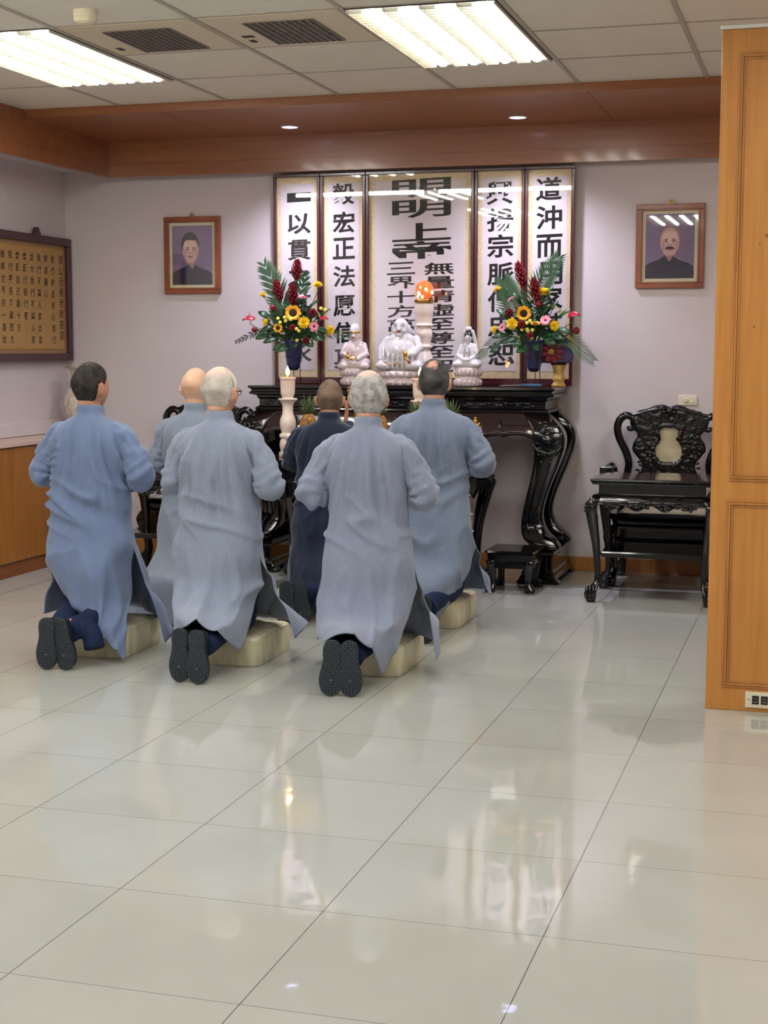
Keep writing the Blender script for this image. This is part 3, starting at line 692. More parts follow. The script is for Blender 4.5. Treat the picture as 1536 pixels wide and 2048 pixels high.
def gourd(n=48, s=1.0):
    P = []
    f = crom([(0, -.118), (.055, -.114), (.088, -.075), (.092, -.03), (.072, .015), (.056, .035), (.062, .055), (.068, .08), (.058, .108), (.03, .122), (0, .124)], n)
    P = [(a*s, b*s) for a, b in f]; return P+[(-a, b) for a, b in P[::-1][1:-1]]
def armchair(name_lab, x, y, turn=0):
    t = thing('armchair', name_lab, 'chair', (x, y, 0), turn, group='black carved armchairs')
    hx, hy = .33, .26
    MB().lrect([(.47, hx, hy), (.455, hx+.004, hy+.004), (.44, hx-.01, hy-.01), (.43, hx-.02, hy-.02), (.40, hx-.03, hy-.03), (.385, hx-.01, hy-.01), (.37, hx-.015, hy-.015)][::-1], 0, 0).build('seat', M_black, t)
    MB().box(-hx+.06, hx-.06, -hy+.05, hy-.05, .4695, .472).build('seat_panel', M_stone, t)
    for sd in range(4):
        L = hx if sd % 2 == 0 else hy; G = []
        for i in range(4):
            G.append([(u*(L-.03), -(hy if sd % 2 == 0 else hx)+.014, .38+(.26+.02*math.cos(u*PI*3)-.38)*i/3) for u in [-1+2*j/30 for j in range(31)]])
        MB().grid(G).xf(Matrix.Rotation((0, PI/2, PI, -PI/2)[sd], 4, 'Z')).build('apron', M_black, t, smooth=True)
    for sx in (-1, 1):
        for sy in (-1, 1):
            secs = [(sx*(hx-.03), sy*(hy-.03), .38, .034, .034), (sx*(hx-.015), sy*(hy-.015), .32, .04, .04), (sx*(hx-.03), sy*(hy-.03), .22, .028, .028), (sx*(hx-.045), sy*(hy-.045), .12, .022, .022), (sx*(hx-.02), sy*(hy-.02), .06, .04, .04), (sx*(hx-.02), sy*(hy-.02), .02, .038, .038), (sx*(hx-.02), sy*(hy-.02), 0, .028, .028)]
            leg_loft(secs, 20).build('leg', M_black, t, smooth=True)
    # arms: S scroll posts and a flat hand rest
    for s in (-1, 1):
        a = MB()
        a.tube(crom([(s*.30, .22, .47), (s*.325, .21, .56), (s*.34, .17, .66), (s*.345, .10, .735), (s*.345, -.02, .762), (s*.345, -.15, .758), (s*.345, -.23, .74)], 26), [.022]*20+[.022, .023, .025, .027, .028, .024], 10)
        a.tube(crom([(s*.33, -.22, .46), (s*.345, -.235, .55), (s*.325, -.19, .64), (s*.345, -.20, .73)], 16), .020, 10)
        a.build('armrest', M_black, t, smooth=True)
        MB().box(s*.345-.04, s*.345+.04, -.27, -.20, .715, .77).build('armrest_end', M_black, t, bevel=.008)
    # back: carved crest board with scroll ears around a gourd shaped marble
    by = .225; R = []
    half = [(0, 1.125), (.05, 1.14), (.10, 1.128), (.15, 1.112), (.20, 1.10), (.235, 1.075), (.25, 1.03), (.235, .99), (.205, .97), (.20, .93), (.225, .89), (.228, .85), (.20, .81), (.17, .77), (.165, .72), (.19, .67), (.18, .60), (.16, .50), (0, .48)]
    fh = crom([(a, b) for a, b in half], 70); pts = [(p[0], p[1]) for p in fh]; out = pts+[(-a, b) for a, b in pts[::-1][1:-1]]
    gx, gz = 0, .885; gp = [(gx+a, gz+b) for a, b in gourd(s=.98)]
    # ring between outline and gourd by angle
    def ray(poly, a):
        best = .3; dx, dz = math.cos(a), math.sin(a)
        for (x1, z1), (x2, z2) in zip(poly, poly[1:]+poly[:1]):
            ex, ez = x2-x1, z2-z1; den = dx*ez-dz*ex
            if abs(den) < 1e-9: continue
            tt = ((x1-gx)*ez-(z1-gz)*ex)/den; uu = ((x1-gx)*dz-(z1-gz)*dx)/den
            if tt > 0 and -1e-6 <= uu <= 1+1e-6: best = max(best if best != .3 else 0, tt)
        return best
    N_ = 160; G = []
    for j in range(N_+1):
        a = 2*PI*j/N_; r0, r1 = ray(gp, a)*.97, ray(out, a); row = []
        for i in range(13):
            q = i/12; r = r0+(r1-r0)*q; x_, z_ = gx+r*math.cos(a), gz+r*math.sin(a)
            rel = noise.noise(Vector((x_*38, z_*38, 3)))*.016+noise.noise(Vector((x_*80, z_*80, 9)))*.007
            ed = .012*(1 if i in (0, 1, 12) else 0)
            row.append((x_, by-.020-max(0, rel)-ed*.5+(.014 if i == 12 else 0), z_))
        G.append(row)
    bk = clean(MB().grid(G).build('back_board', M_blackc, t, smooth=True, solid=.03))
    cr = MB()
    for s in (-1, 1):
        cr.tube(crom([(s*.02, by-.03, 1.125), (s*.10, by-.035, 1.115), (s*.19, by-.03, 1.09), (s*.25, by-.03, 1.075)], 14), [.012]*14, 8)
        cr.tube([(s*(.15+.016*math.sin(k*.8)), by-.035, .70+k*.024) for k in range(14)], .008, 6)
        for k in range(14): cr.ell((s*random.uniform(.10, .21), by-.038, random.uniform(.62, 1.06)), (.014, .008, .010), 8, 6)
    cr.ell((0, by-.05, 1.105), (.024, .02, .028), 12, 8).ell((-.03, by-.04, 1.10), (.02, .014, .014)).ell((.03, by-.04, 1.10), (.02, .014, .014))
    cr.build('crest_carving', M_blackc, bk, smooth=True)
    for s in (-1, 1):
        path = [(s*.275, by-.01, .50), (s*.27, by-.01, .68), (s*.262, by-.01, .76), (s*.285, by-.01, .84), (s*.325, by-.012, .92), (s*.34, by-.014, .99), (s*.325, by-.014, 1.045), (s*.285, by-.016, 1.075), (s*.245, by-.02, 1.06), (s*.225, by-.02, 1.025), (s*.235, by-.02, .99), (s*.262, by-.02, .985), (s*.268, by-.02, 1.005)]
        MB().tube(crom(path, 60), [.026]*34+[.026-.0006*k for k in range(26)], 10).build('scroll_ear', M_black, t, smooth=True)
    g_ = MB(); n = len(gp); g_.add([(a, by-.022, b) for a, b in gp]+[(a, by-.005, b) for a, b in gp], [tuple(range(n))]+[(i, i+n, (i+1) % n+n, (i+1) % n) for i in range(n)])
    g_.build('marble_panel', M_stone, t)
    return t
armchair('black carved armchair with gourd-shaped marble back at the right, under the wall switch', -.325, 6.07)
armchair('black carved armchair showing only its crest behind the shoulder of the bald kneeling man', -3.59, 6.07)

# ---- low step stool under the altar's right side
t = thing('step_stool', 'low black stool on the floor by the right altar leg', 'stool', (-1.195, 5.52, 0))
MB().lrect([(.262, .155, .17), (.25, .158, .173), (.238, .145, .16), (.20, .142, .157), (.18, .15, .165)][::-1], 0, 0).build('seat', M_black, t)
for sx in (-1, 1):
    for sy in (-1, 1):
        leg_loft([(sx*.125, sy*.14, .20, .028, .028), (sx*.115, sy*.13, .12, .022, .022), (sx*.112, sy*.127, .06, .02, .02), (sx*.125, sy*.14, .025, .03, .03), (sx*.125, sy*.14, 0, .03, .03)], 14).build('leg', M_black, t, smooth=True)
MB().box(-.12, .12, -.155, -.14, .15, .19).box(-.12, .12, .14, .155, .15, .19).box(-.14, -.125, -.13, .13, .15, .19).box(.125, .14, -.13, .13, .15, .19).build('apron', M_black, t, bevel=.003)

# ---- tall crackle vase on the cabinet
t = thing('vase', 'tall pale crackle-glazed vase on the low cabinet behind the leftmost man', 'vase', (-4.60, 6.22, .888))
prof = [(.001, 0), (.06, 0), (.062, .01), (.058, .03), (.075, .08), (.10, .15), (.112, .21), (.108, .27), (.085, .32), (.058, .345), (.052, .37), (.052, .44), (.058, .46), (.082, .478), (.084, .486), (.078, .486), (.05, .46), (.046, .38), (.001, .36)]
MB().lathe(crom(prof, 60), n=40).build('body', mix_mat('crackle_glaze', (208, 200, 188), (188, 178, 164), 30, 8, .45, .55, .15, .6, .6), t, smooth=True)
MB().lathe([(.0845, .476), (.086, .482), (.0845, .488), (.080, .489)], n=40).build('rim', mat('rim_glaze', (170, 158, 140), .2, coat=.5), t, smooth=True)
# ================================================================== things on the altar and the offering table
AZ = 1.2635; TZ = .8295+.0012
def union(mb_list, voxel, smooth_it=2):
    """fuse closed shapes into one skin"""
    mb = MB()
    for m in mb_list: mb.add(m.v, m.f)
    o = mb.build('fuse', M_white); md = o.modifiers.new('r', 'REMESH'); md.mode = 'VOXEL'; md.voxel_size = voxel; md.use_smooth_shade = True
    if smooth_it:
        s = o.modifiers.new('s', 'SMOOTH'); s.iterations = smooth_it; s.factor = .6
    dg = bpy.context.evaluated_depsgraph_get(); me = bpy.data.meshes.new_from_object(o.evaluated_get(dg))
    bpy.data.objects.remove(o); return me
def mesh_obj(name, me, m, parent=None):
    me.materials.clear(); me.materials.append(m); o = bpy.data.objects.new(name, me); COL.objects.link(o); me.shade_smooth()
    if parent: o.parent = parent
    return o
def lotus_base(w_, d_, h_, rows=1):
    m = MB().lathe([(w_*.9, 0), (w_, .008), (w_, h_*.3), (w_*.86, h_*.42), (w_*.84, h_*.55), (w_*.95, h_*.62), (w_, h_*.9), (w_*.93, h_)], n=40, sy=d_/w_)
    for k in range(18):
        a = 2*PI*k/18
        m.ell((w_*.93*math.cos(a), d_*.93*math.sin(a), h_*.74), (w_*.13, w_*.13, h_*.2), 10, 8)
        m.ell((w_*.93*math.cos(a+.17), d_*.93*math.sin(a+.17), h_*.22), (w_*.12, w_*.12, h_*.15), 10, 8)
    return m
# --- centre: large seated laughing figurine
def figurine_face(t, y, z, s, smile=True, dk=(60, 44, 40)):
    dm = mat('face_paint', dk, .5); lp = mat('lip_paint', (150, 60, 60), .4)
    f = MB()
    for sx in (-1, 1):
        f.tube([(sx*.012*s, y(.012*s, .012*s), z+.012*s), (sx*.021*s, y(.021*s, .015*s), z+.015*s), (sx*.031*s, y(.031*s, .010*s), z+.010*s)], .0018*s, 6)
        f.tube([(sx*.011*s, y(.011*s, .022*s), z+.022*s), (sx*.022*s, y(.022*s, .026*s), z+.027*s), (sx*.034*s, y(.034*s, .02*s), z+.021*s)], .0012*s, 6)
    f.build('painted_eyes', dm, t, smooth=True)
    MB().ell((0, y(0, -.022*s), z-.020*s), (.013*s, .003*s, (.006 if smile else .003)*s), 12, 8).build('painted_mouth', lp, t, smooth=True)
cx = -2.09
t = thing('porcelain_figurine', 'largest white porcelain figurine, laughing bald seated figure in the middle of the altar', 'figurine', (cx, 6.03, AZ))
mesh_obj('lotus_base', union([lotus_base(.155, .10, .10)], .004, 1), M_white2, t)
S = [MB().ell((0, .01, .155), (.155, .085, .075), 28, 16), MB().ell((0, -.005, .225), (.115, .085, .10), 28, 18), MB().ell((0, .01, .30), (.10, .062, .06), 24, 14),
     MB().ell((0, -.005, .385), (.056, .056, .064), 28, 20), MB().ell((0, .012, .335), (.05, .05, .04)),
     MB().ell((-.105, -.05, .135), (.06, .05, .035), 16, 10), MB().ell((.105, -.05, .135), (.06, .05, .035), 16, 10),
     MB().tube([(-.09, .01, .30), (-.125, -.01, .24), (-.12, -.05, .18)], [.035, .034, .024], 12, round_=True), MB().tube([(.09, .01, .30), (.13, -.01, .25), (.10, -.07, .21)], [.035, .036, .026], 12, round_=True),
     MB().tube([(.10, .02, .31), (.13, -.02, .2), (.135, -.03, .12)], [.03, .03, .03], 12, round_=True),
     MB().ell((-.058, -.0, .372), (.010, .016, .036)), MB().ell((.058, -.0, .372), (.010, .016, .036)), MB().ell((0, -.058, .375), (.010, .012, .010)),
     MB().ell((-.028, -.045, .365), (.018, .012, .014)), MB().ell((.028, -.045, .365), (.018, .012, .014)), MB().ell((0, -.045, .34), (.024, .014, .012))]
for k in range(7): S.append(MB().tube([(-.11+.036*k, -.05, .255), (-.10+.034*k, -.085, .20), (-.10+.033*k, -.085, .12)], .007, 8, round_=True))
mesh_obj('body', union(S, .0035, 2), M_white, t)
figurine_face(t, lambda x, z: -.005-.0555*math.sqrt(max(0, 1-(x/.062)**2-(z/.07)**2)), .385, 1.15)
MB().ell((0, -.0565, .357), (.011, .004, .004)).build('open_mouth', mat('lip_dark', (110, 48, 48), .4), t, smooth=True)
MB().ell((.055, -.094, .215), (.016, .008, .02)).tube([(.05, -.096, .20), (.09, -.085, .14)], .006, 8).build('gilt_trim', M_gold, t, smooth=True)
MB().tube([(.075, -.090, .165), (.115, -.085, .125)], .007, 8).build('red_cord', mat('cord_red', (150, 30, 40), .5), t, smooth=True)
fl = MB()
for x, z in ((-.085, .155), (-.07, .145), (-.02, .15), (0, .16), (.02, .145)): fl.ell((x, -.088, z), (.009, .004, .007))
fl.build('painted_flowers', mat('flower_paint', (206, 150, 130), .3), t, smooth=True)
# --- left figurine with golden flask and tall hat
t = thing('porcelain_figurine', 'pinkish porcelain figurine holding golden pieces, left of the large one', 'figurine', (-2.415, 6.03, AZ))
mesh_obj('lotus_base', union([lotus_base(.10, .075, .115)], .004, 1), M_white2, t)
S = [MB().ell((0, .005, .15), (.108, .07, .06), 24, 14), MB().ell((0, .01, .22), (.075, .055, .085), 24, 14), MB().ell((0, .015, .275), (.062, .04, .04)),
     MB().ell((0, .0, .335), (.033, .036, .043), 20, 14), MB().tube([(0, .01, .27), (0, .005, .32)], .02, 10), MB().ell((-.07, -.04, .13), (.045, .035, .03)), MB().ell((.07, -.04, .13), (.045, .035, .03)),
     MB().tube([(-.06, .01, .27), (-.085, -.01, .21), (-.03, -.06, .20)], [.022, .022, .014], 10, round_=True), MB().tube([(.06, .01, .27), (.085, -.01, .21), (.04, -.06, .18)], [.022, .022, .016], 10, round_=True),
     MB().ell((0, -.035, .33), (.006, .008, .008)), MB().ell((-.034, 0, .33), (.006, .01, .016)), MB().ell((.034, 0, .33), (.006, .01, .016))]
mesh_obj('body', union(S, .003, 2), M_white2, t)
MB().lathe([(.036, .35), (.037, .365), (.034, .385), (.028, .405), (.012, .415), (.001, .416)], n=20, c=(0, .003, 0)).build('hat', mat('hat_glaze', (214, 210, 222), .15, coat=.6), t, smooth=True)
MB().lathe([(.038, .352), (.039, .358), (.037, .364)], n=20, c=(0, .003, 0)).build('hat_band', M_gold, t, smooth=True)
figurine_face(t, lambda x, z: .0-.0365*math.sqrt(max(0, 1-(x/.036)**2-(z/.046)**2)), .335, .75)
MB().ell((-.028, -.072, .195), (.014, .012, .018)).ell((-.028, -.072, .220), (.009, .008, .011)).ell((.0, -.072, .18), (.012, .008, .01)).tube([(.02, -.07, .21), (.03, -.075, .19), (.015, -.075, .17), (-.005, -.075, .175)], .005, 8).build('golden_flask', M_gold, t, smooth=True)
MB().ell((.045, -.068, .18), (.014, .01, .014)).build('white_cup', M_white, t, smooth=True)
# --- right figurine, slim, dark hair
t = thing('porcelain_figurine', 'slim white porcelain figurine with dark topknot, right of the large one', 'figurine', (-1.628, 6.03, AZ))
mesh_obj('lotus_base', union([lotus_base(.095, .07, .125)], .004, 1), M_white2, t)
S = [MB().ell((0, .005, .155), (.095, .065, .045), 24, 14), MB().ell((0, .01, .215), (.052, .042, .075), 20, 14), MB().ell((0, .012, .262), (.045, .03, .03)),
     MB().ell((0, .0, .315), (.024, .027, .034), 20, 14), MB().tube([(0, .008, .26), (0, .004, .30)], .013, 10), MB().ell((-.06, -.035, .145), (.042, .032, .024)), MB().ell((.06, -.035, .145), (.042, .032, .024)),
     MB().tube([(-.045, .01, .26), (-.065, -.005, .20), (-.015, -.05, .175)], [.017, .02, .013], 10, round_=True), MB().tube([(.045, .01, .26), (.065, -.005, .20), (.015, -.05, .175)], [.017, .02, .013], 10, round_=True),
     MB().tube([(-.026, .012, .36), (-.042, .02, .30), (-.055, .02, .22)], .014, 8, round_=True), MB().tube([(.026, .012, .36), (.042, .02, .30), (.055, .02, .22)], .014, 8, round_=True),
     MB().ell((0, -.048, .172), (.022, .016, .014))]
mesh_obj('body', union(S, .003, 1), M_white, t)
MB().lathe([(.027, .325), (.029, .34), (.024, .352), (.014, .358), (.016, .372), (.012, .384), (.001, .386)], n=20, c=(0, .008, 0)).build('hair', mat('black_glaze', (34, 30, 34), .2, coat=.5), t, smooth=True)
MB().lathe([(.020, .366), (.024, .376), (.018, .392), (.001, .396)], n=20, c=(0, .010, 0)).build('headdress', M_white, t, smooth=True)
figurine_face(t, lambda x, z: -.0275*math.sqrt(max(0, 1-(x/.026)**2-(z/.036)**2)), .315, .52, smile=False)
tr = MB()
for s in (-1, 1): tr.tube([(s*.012, -.030, .258), (s*.020, -.040, .225), (s*.016, -.048, .195), (s*.020, -.05, .165)], .0028, 6)
tr.build('robe_border', mat('grey_glaze', (96, 100, 108), .2), t, smooth=True)
MB().ell((0, -.0415, .222), (.006, .003, .003)).build('pendant', M_gold, t, smooth=True)

# --- marble lamp pillar with an amber glass lamp, behind the large figurine
t = thing('lamp_pillar', 'tall turned white marble pillar behind the large figurine', 'candle stand', (-1.985, 6.235, AZ))
MB().lathe(crom([(.07, 0), (.07, .03), (.05, .045), (.045, .07), (.062, .12), (.066, .17), (.05, .22), (.045, .245), (.058, .255), (.058, .268), (.044, .275), (.05, .31), (.058, .345), (.052, .38), (.046, .395), (.062, .40), (.063, .41), (.056, .42), (.058, .46), (.066, .50), (.068, .545), (.064, .552), (.001, .552)], 90), n=32).build('shaft', M_marble, t, smooth=True)
t = thing('oil_lamp', 'glowing amber cut-glass lamp on the marble pillar above the large figurine', 'lamp', (-1.985, 6.235, AZ+.552))
MB().lathe([(.05, 0), (.066, .010), (.068, .026), (.05, .032), (.03, .034)], n=32, lobes=12, la=.05).build('gilt_collar', M_brass, t, smooth=True)
gl = mat('amber_glass', (255, 110, 50), .08, emit=.6, ecol=(255, 96, 36), spec=.8, coat=.6)
b = MB()
prof = [(.03, .034), (.052, .055), (.063, .085), (.060, .115), (.042, .142), (.015, .155)]
R = [[(r*math.cos(2*PI*(j+.5*(i % 2))/12), r*math.sin(2*PI*(j+.5*(i % 2))/12), z) for j in range(12)] for i, (r, z) in enumerate(prof)]
b.rings(R).build('glass_globe', gl, t)
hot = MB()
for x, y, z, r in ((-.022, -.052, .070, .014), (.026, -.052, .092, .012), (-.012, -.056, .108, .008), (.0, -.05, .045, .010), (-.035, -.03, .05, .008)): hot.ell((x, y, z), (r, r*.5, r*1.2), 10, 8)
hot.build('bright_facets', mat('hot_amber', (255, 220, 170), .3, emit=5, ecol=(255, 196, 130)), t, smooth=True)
t = thing('small_lamp_bulb', 'tiny glowing bulb to the right of the amber lamp', 'lamp', (-1.915, 6.18, AZ+.625))
MB().ell((0, 0, 0), (.010, .010, .012), 10, 8).build('bulb', mat('hot_amber', (255, 220, 170), .3, emit=5, ecol=(255, 196, 130)), t, smooth=True)
MB().tube([(-.022, .02, -.075), (-.01, .01, -.04), (0, 0, -.01)], .003, 6).build('wire_arm', M_brass, t, smooth=True)

# --- candle pillars and candle lamps on the offering table
def candle(x, y, lab_s, lab_f, h=.50, z0=TZ, stand=True):
    k = h/.50
    if stand:
        t = thing('candle_stand', lab_s, 'candle stand', (x, y, z0), group='white marble candle stands')
        MB().lathe([(a, b*k) for a, b in crom([(.056, 0), (.057, .004), (.056, .030), (.046, .034), (.050, .055), (.053, .08), (.048, .105), (.043, .118), (.052, .124), (.054, .135), (.050, .147), (.040, .152), (.046, .175), (.051, .205), (.048, .235), (.037, .265), (.033, .295), (.036, .33), (.05, .352), (.06, .360), (.058, .368), (.036, .372), (.036, .382), (.040, .388), (.044, .40), (.046, .44), (.047, .482), (.051, .488), (.051, .50), (.046, .50), (.001, .498)], 110)], n=36).build('shaft', M_marble, t, smooth=True)
    f = thing('flame_lamp', lab_f, 'candle', (x, y, z0+h-.002), group=None)
    MB().lathe([(.012, 0), (.013, .008), (.007, .012), (.004, .014)], n=16).build('burner', M_brass, f, smooth=True)
    MB().lathe(crom([(.002, .012), (.010, .022), (.0135, .034), (.011, .048), (.005, .062), (.0008, .074)], 20), n=16).build('flame', mat('flame', (255, 210, 130), .5, emit=8, ecol=(255, 190, 96)), f, smooth=True)
    l = bpy.data.lights.new('flame_light', 'POINT'); l.energy = .5; l.color = (1, .55, .22); l.shadow_soft_size = .012
    lo = bpy.data.objects.new('flame_light', l); COL.objects.link(lo); lo.parent = f; lo.location = (0, -.03, .045)
candle(-2.585, 5.17, 'white marble candle stand standing left on the offering table', 'small burning flame on the left marble candle stand')
candle(-1.705, 5.10, 'white marble candle stand half hidden behind the grey-haired man at the right', 'small flame on the right marble candle stand, behind a head')
# centre incense burner with a flame
t = thing('oil_burner', 'brass burner in the middle of the offering table, hidden behind heads', 'burner', (-2.115, 5.12, TZ))
MB().lathe([(.05, 0), (.05, .01), (.02, .03), (.015, .30), (.02, .36), (.05, .385), (.062, .42), (.06, .43), (.03, .425), (.001, .425)], n=28).build('bowl', M_brass, t, smooth=True)
candle(-2.115, 5.12, '', 'leaning flame rising above the curly grey head', h=.43, stand=False)

# --- pineapples on white footed plates
def pineapple(x, y, lab, zt=.13):
    p = thing('footed_plate', 'white footed plate under the '+lab, 'plate', (x, y, TZ), group='footed offering plates')
    MB().lathe([(.045, 0), (.045, .006), (.015, .02), (.013, zt-.03), (.03, zt-.015), (.085, zt-.004), (.09, zt+.004), (.086, zt+.004), (.001, zt-.003)], n=32).build('plate', M_white, p, smooth=True)
    t = thing('pineapple', lab, 'pineapple', (x, y, TZ+zt-.002), group='pineapples')
    b = MB(); R = []
    for i in range(25):
        q = i/24; r = .052*math.sin(PI*(.12+.78*q))**.55; ring = []
        for j in range(32):
            a = 2*PI*j/32; bump = .004*abs(math.sin(8*a/2*1+q*26))*abs(math.sin(8*a/2-q*26)); ring.append(((r+bump)*math.cos(a), (r+bump)*math.sin(a), q*.15))
        R.append(ring)
    b.rings(R).build('fruit', mix_mat('pineapple_skin', (176, 118, 44), (92, 70, 34), 60, 3, .4, .6, .6, bump=.6), t, smooth=True)
    c = MB()
    for k in range(34):
        a = k*2.4; up = k/34; L = .05+.055*up; o = .012+.012*(1-up); tl = (1-up)*1.0+.12
        base = Vector((.012*math.cos(a), .012*math.sin(a), .148+.012*up)); dirv = Vector((math.cos(a)*math.sin(tl), math.sin(a)*math.sin(tl), math.cos(tl)))
        sd = Vector((-math.sin(a), math.cos(a), 0))*.007; mid = base+dirv*L*.5+Vector((0, 0, .008)); tip = base+dirv*L+Vector((0, 0, .012 if up > .4 else -.004))
        c.add([base-sd*.7, base+sd*.7, mid+sd, mid-sd, tip], [(0, 1, 2, 3), (3, 2, 4)])
    c.build('leaf_crown', mix_mat('pineapple_leaf', (96, 112, 66), (64, 84, 52), 30, 3, .4, .6, .5), t, solid=.0015)
pineapple(-2.40, 5.03, 'pineapple at the left, its leaves showing beside the navy-robed man')
pineapple(-1.93, 4.985, 'pineapple showing its fruit right of the curly grey head')
pineapple(-1.69, 4.96, 'pineapple crown showing left of the thinning-haired man', .11)
pineapple(-1.48, 4.98, 'pineapple crown showing right of the thinning-haired man', .12)
# --- gilt lotus ornaments
def gilt(x, y, lab, h=.19):
    t = thing('gilt_ornament', lab, 'ornament', (x, y, TZ), group='gilt flower ornaments')
    MB().lathe([(.035, 0), (.035, .006), (.008, .014), (.006, h*.5), (.018, h*.56), (.004, h*.62), (.004, h)], n=20).build('stem', M_gold, t, smooth=True)
    m = MB().ell((0, 0, h+.03), (.010, .010, .008)).ell((0, 0, h+.012), (.014, .014, .014))
    for k in range(8):
        a = k*PI/4; m.tube([(.004*math.cos(a), .004*math.sin(a), h-.03), (.025*math.cos(a), .025*math.sin(a), h-.045), (.04*math.cos(a), .04*math.sin(a), h-.02)], [.006, .007, .003], 8); m.tube([(0, 0, h-.05), (.03*math.cos(a+.4), .03*math.sin(a+.4), h+.0)], [.003, .0025], 6)
    for k in range(5): m.ell((random.uniform(-.016, .016), -.012, h-.065-random.uniform(0, .025)), (.009, .008, .008))
    m.build('blossom', M_gold, t, smooth=True)
gilt(-1.475, 5.60, 'gilt flower ornament standing at the right end of the offering table', .212)
gilt(-1.81, 5.05, 'gilt flower ornament between two pineapples, mostly hidden', .17)
t = thing('white_fruit', 'small round pale fruit on the offering table beside the left pineapple', 'fruit', (-2.525, 5.02, TZ+.125))
MB().ell((0, 0, .016), (.017, .017, .016), 16, 10).build('fruit', M_paper, t, smooth=True)
MB().tube([(0, 0, .031), (.001, 0, .036)], .0015, 6).build('stalk', M_stem, t)
t = thing('footed_plate', 'white footed plate under the small round pale fruit', 'plate', (-2.525, 5.02, TZ), group='footed offering plates')
MB().lathe([(.02, 0), (.02, .005), (.008, .015), (.007, .105), (.026, .12), (.027, .125), (.001, .123)], n=28).build('plate', M_white, t, smooth=True)

# --- screwdriver, gilt cup stand and painted fan vase on the altar
t = thing('screwdriver', 'screwdriver with a blue handle lying on the altar under the right bouquet', 'screwdriver', (-1.235, 5.90, AZ+.013), 0)
MB().tube([(-.135, 0, -.004), (.0, 0, 0)], [.0042, .0042], 10).box(-.150, -.134, -.005, .005, -.006, -.003).build('shaft', mat('steel', (200, 200, 204), .25, metal=.9), t, smooth=False)
MB().lathe(crom([(.006, 0), (.011, .006), (.012, .02), (.009, .032), (.0125, .05), (.0125, .10), (.010, .125), (.002, .132)], 30), n=12).xf(Matrix.Rotation(PI/2, 4, 'Y')).build('handle', mat('handle_blue', (44, 84, 128), .35), t, smooth=True)
t = thing('gilt_pedestal', 'crumpled gilt pedestal standing under the painted fan vase at the right end of the altar', 'stand', (-1.045, 6.17, AZ))
MB().lathe(crom([(.044, 0), (.046, .01), (.034, .03), (.040, .05), (.032, .08), (.038, .11), (.042, .135), (.042, .142), (.001, .142)], 40), n=28, lobes=7, la=.05).build('pedestal', mix_mat('gilt_foil', (206, 170, 92), (170, 130, 60), 20, 4, .4, .6, .25, .6), t, smooth=True)
t = thing('fan_vase', 'fan-shaped purple vase painted with a red flower, right of the right bouquet', 'vase', (-1.045, 6.17, AZ+.142))
MB().box(-.05, .05, -.03, .03, 0, .012).build('foot', M_black, t, bevel=.003)
pts = [(-.09, .012), (.07, .012)]+[(-.035+.135*math.cos(a)*(1 if math.cos(a) > 0 else .75), .045+.175*math.sin(a)) for a in [k*PI/18 for k in range(0, 19)]]
MB().prism(pts, -.028, .028).build('body', mix_mat('fan_purple', (70, 52, 92), (54, 40, 74), 20, 4, .4, .6, .35), t, bevel=.008)
rf = MB()
for k in range(9):
    a = k*2*PI/9; rf.ell((-.04+.05*math.cos(a), -.0285, .085+.05*math.sin(a)), (.026, .003, .016), 12, 6, Matrix.Rotation(-a, 3, 'Y'))
rf.build('red_flower', mat('fan_red', (150, 40, 44), .5), t, smooth=True)
MB().ell((-.045, -.031, .085), (.022, .003, .020), 16, 6).build('flower_eye', mat('fan_yellow', (196, 158, 50), .5), t, smooth=True)
MB().prism([(.045, .19), (.075, .20), (.10, .16), (.105, .10), (.098, .10), (.09, .15), (.07, .185)], -.03, -.027).build('yellow_edge', mat('fan_yellow', (196, 158, 50), .5), t)
# ================================================================== people kneeling on cushions
def head_shape(n=64, m=44):
    """unit head: x right, y forward, z up, centre of the skull"""
    R = []
    for i in range(m+1):
        ph = -PI/2+PI*i/m; ph = max(-PI/2+.03, min(PI/2-.03, ph)); ring = []
        for j in range(n):
            a = 2*PI*j/n; x, y, z = math.cos(ph)*math.cos(a), math.cos(ph)*math.sin(a), math.sin(ph)
            ring.append(head_pt(x, y, z))
        R.append(ring)
    return R
def gs(x, c, s): return math.exp(-((x-c)/s)**2)
def head_pt(x, y, z, off=0):
    X, Y, Z = x*(.0765+off), y*(.096+off), z*(.118+off)
    if z < .1:
        t = min(1, (.1-z)/1.0); X *= 1-.28*t*t
        if y < 0: Y *= 1-.42*t; 
        else: Y *= 1-.06*t
    if y > 0 and off == 0:
        Y *= 1-.07*gs(z, .1, .5)*gs(x, 0, .6)
        Y += .020*gs(x, 0, .13)*gs(z, -.20, .14)+.006*gs(x, 0, .1)*gs(z, 0, .2)      # nose
        Y += .005*gs(z, .17, .09)*gs(abs(x), .3, .3)                                    # brow
        Y -= .009*gs(abs(x), .36, .13)*gs(z, .03, .10)                                 # eye sockets
        Y += .005*gs(x, 0, .22)*gs(z, -.46, .07)-.004*gs(x, 0, .3)*gs(z, -.56, .05)     # lips
        Y += .010*gs(x, 0, .25)*gs(z, -.78, .16)                                        # chin
        X += math.copysign(.003, x)*gs(abs(x), .7, .25)*gs(z, -.15, .2)
    if y < 0: Y -= .006*gs(z, .25, .35)
    return (X, Y, Z)

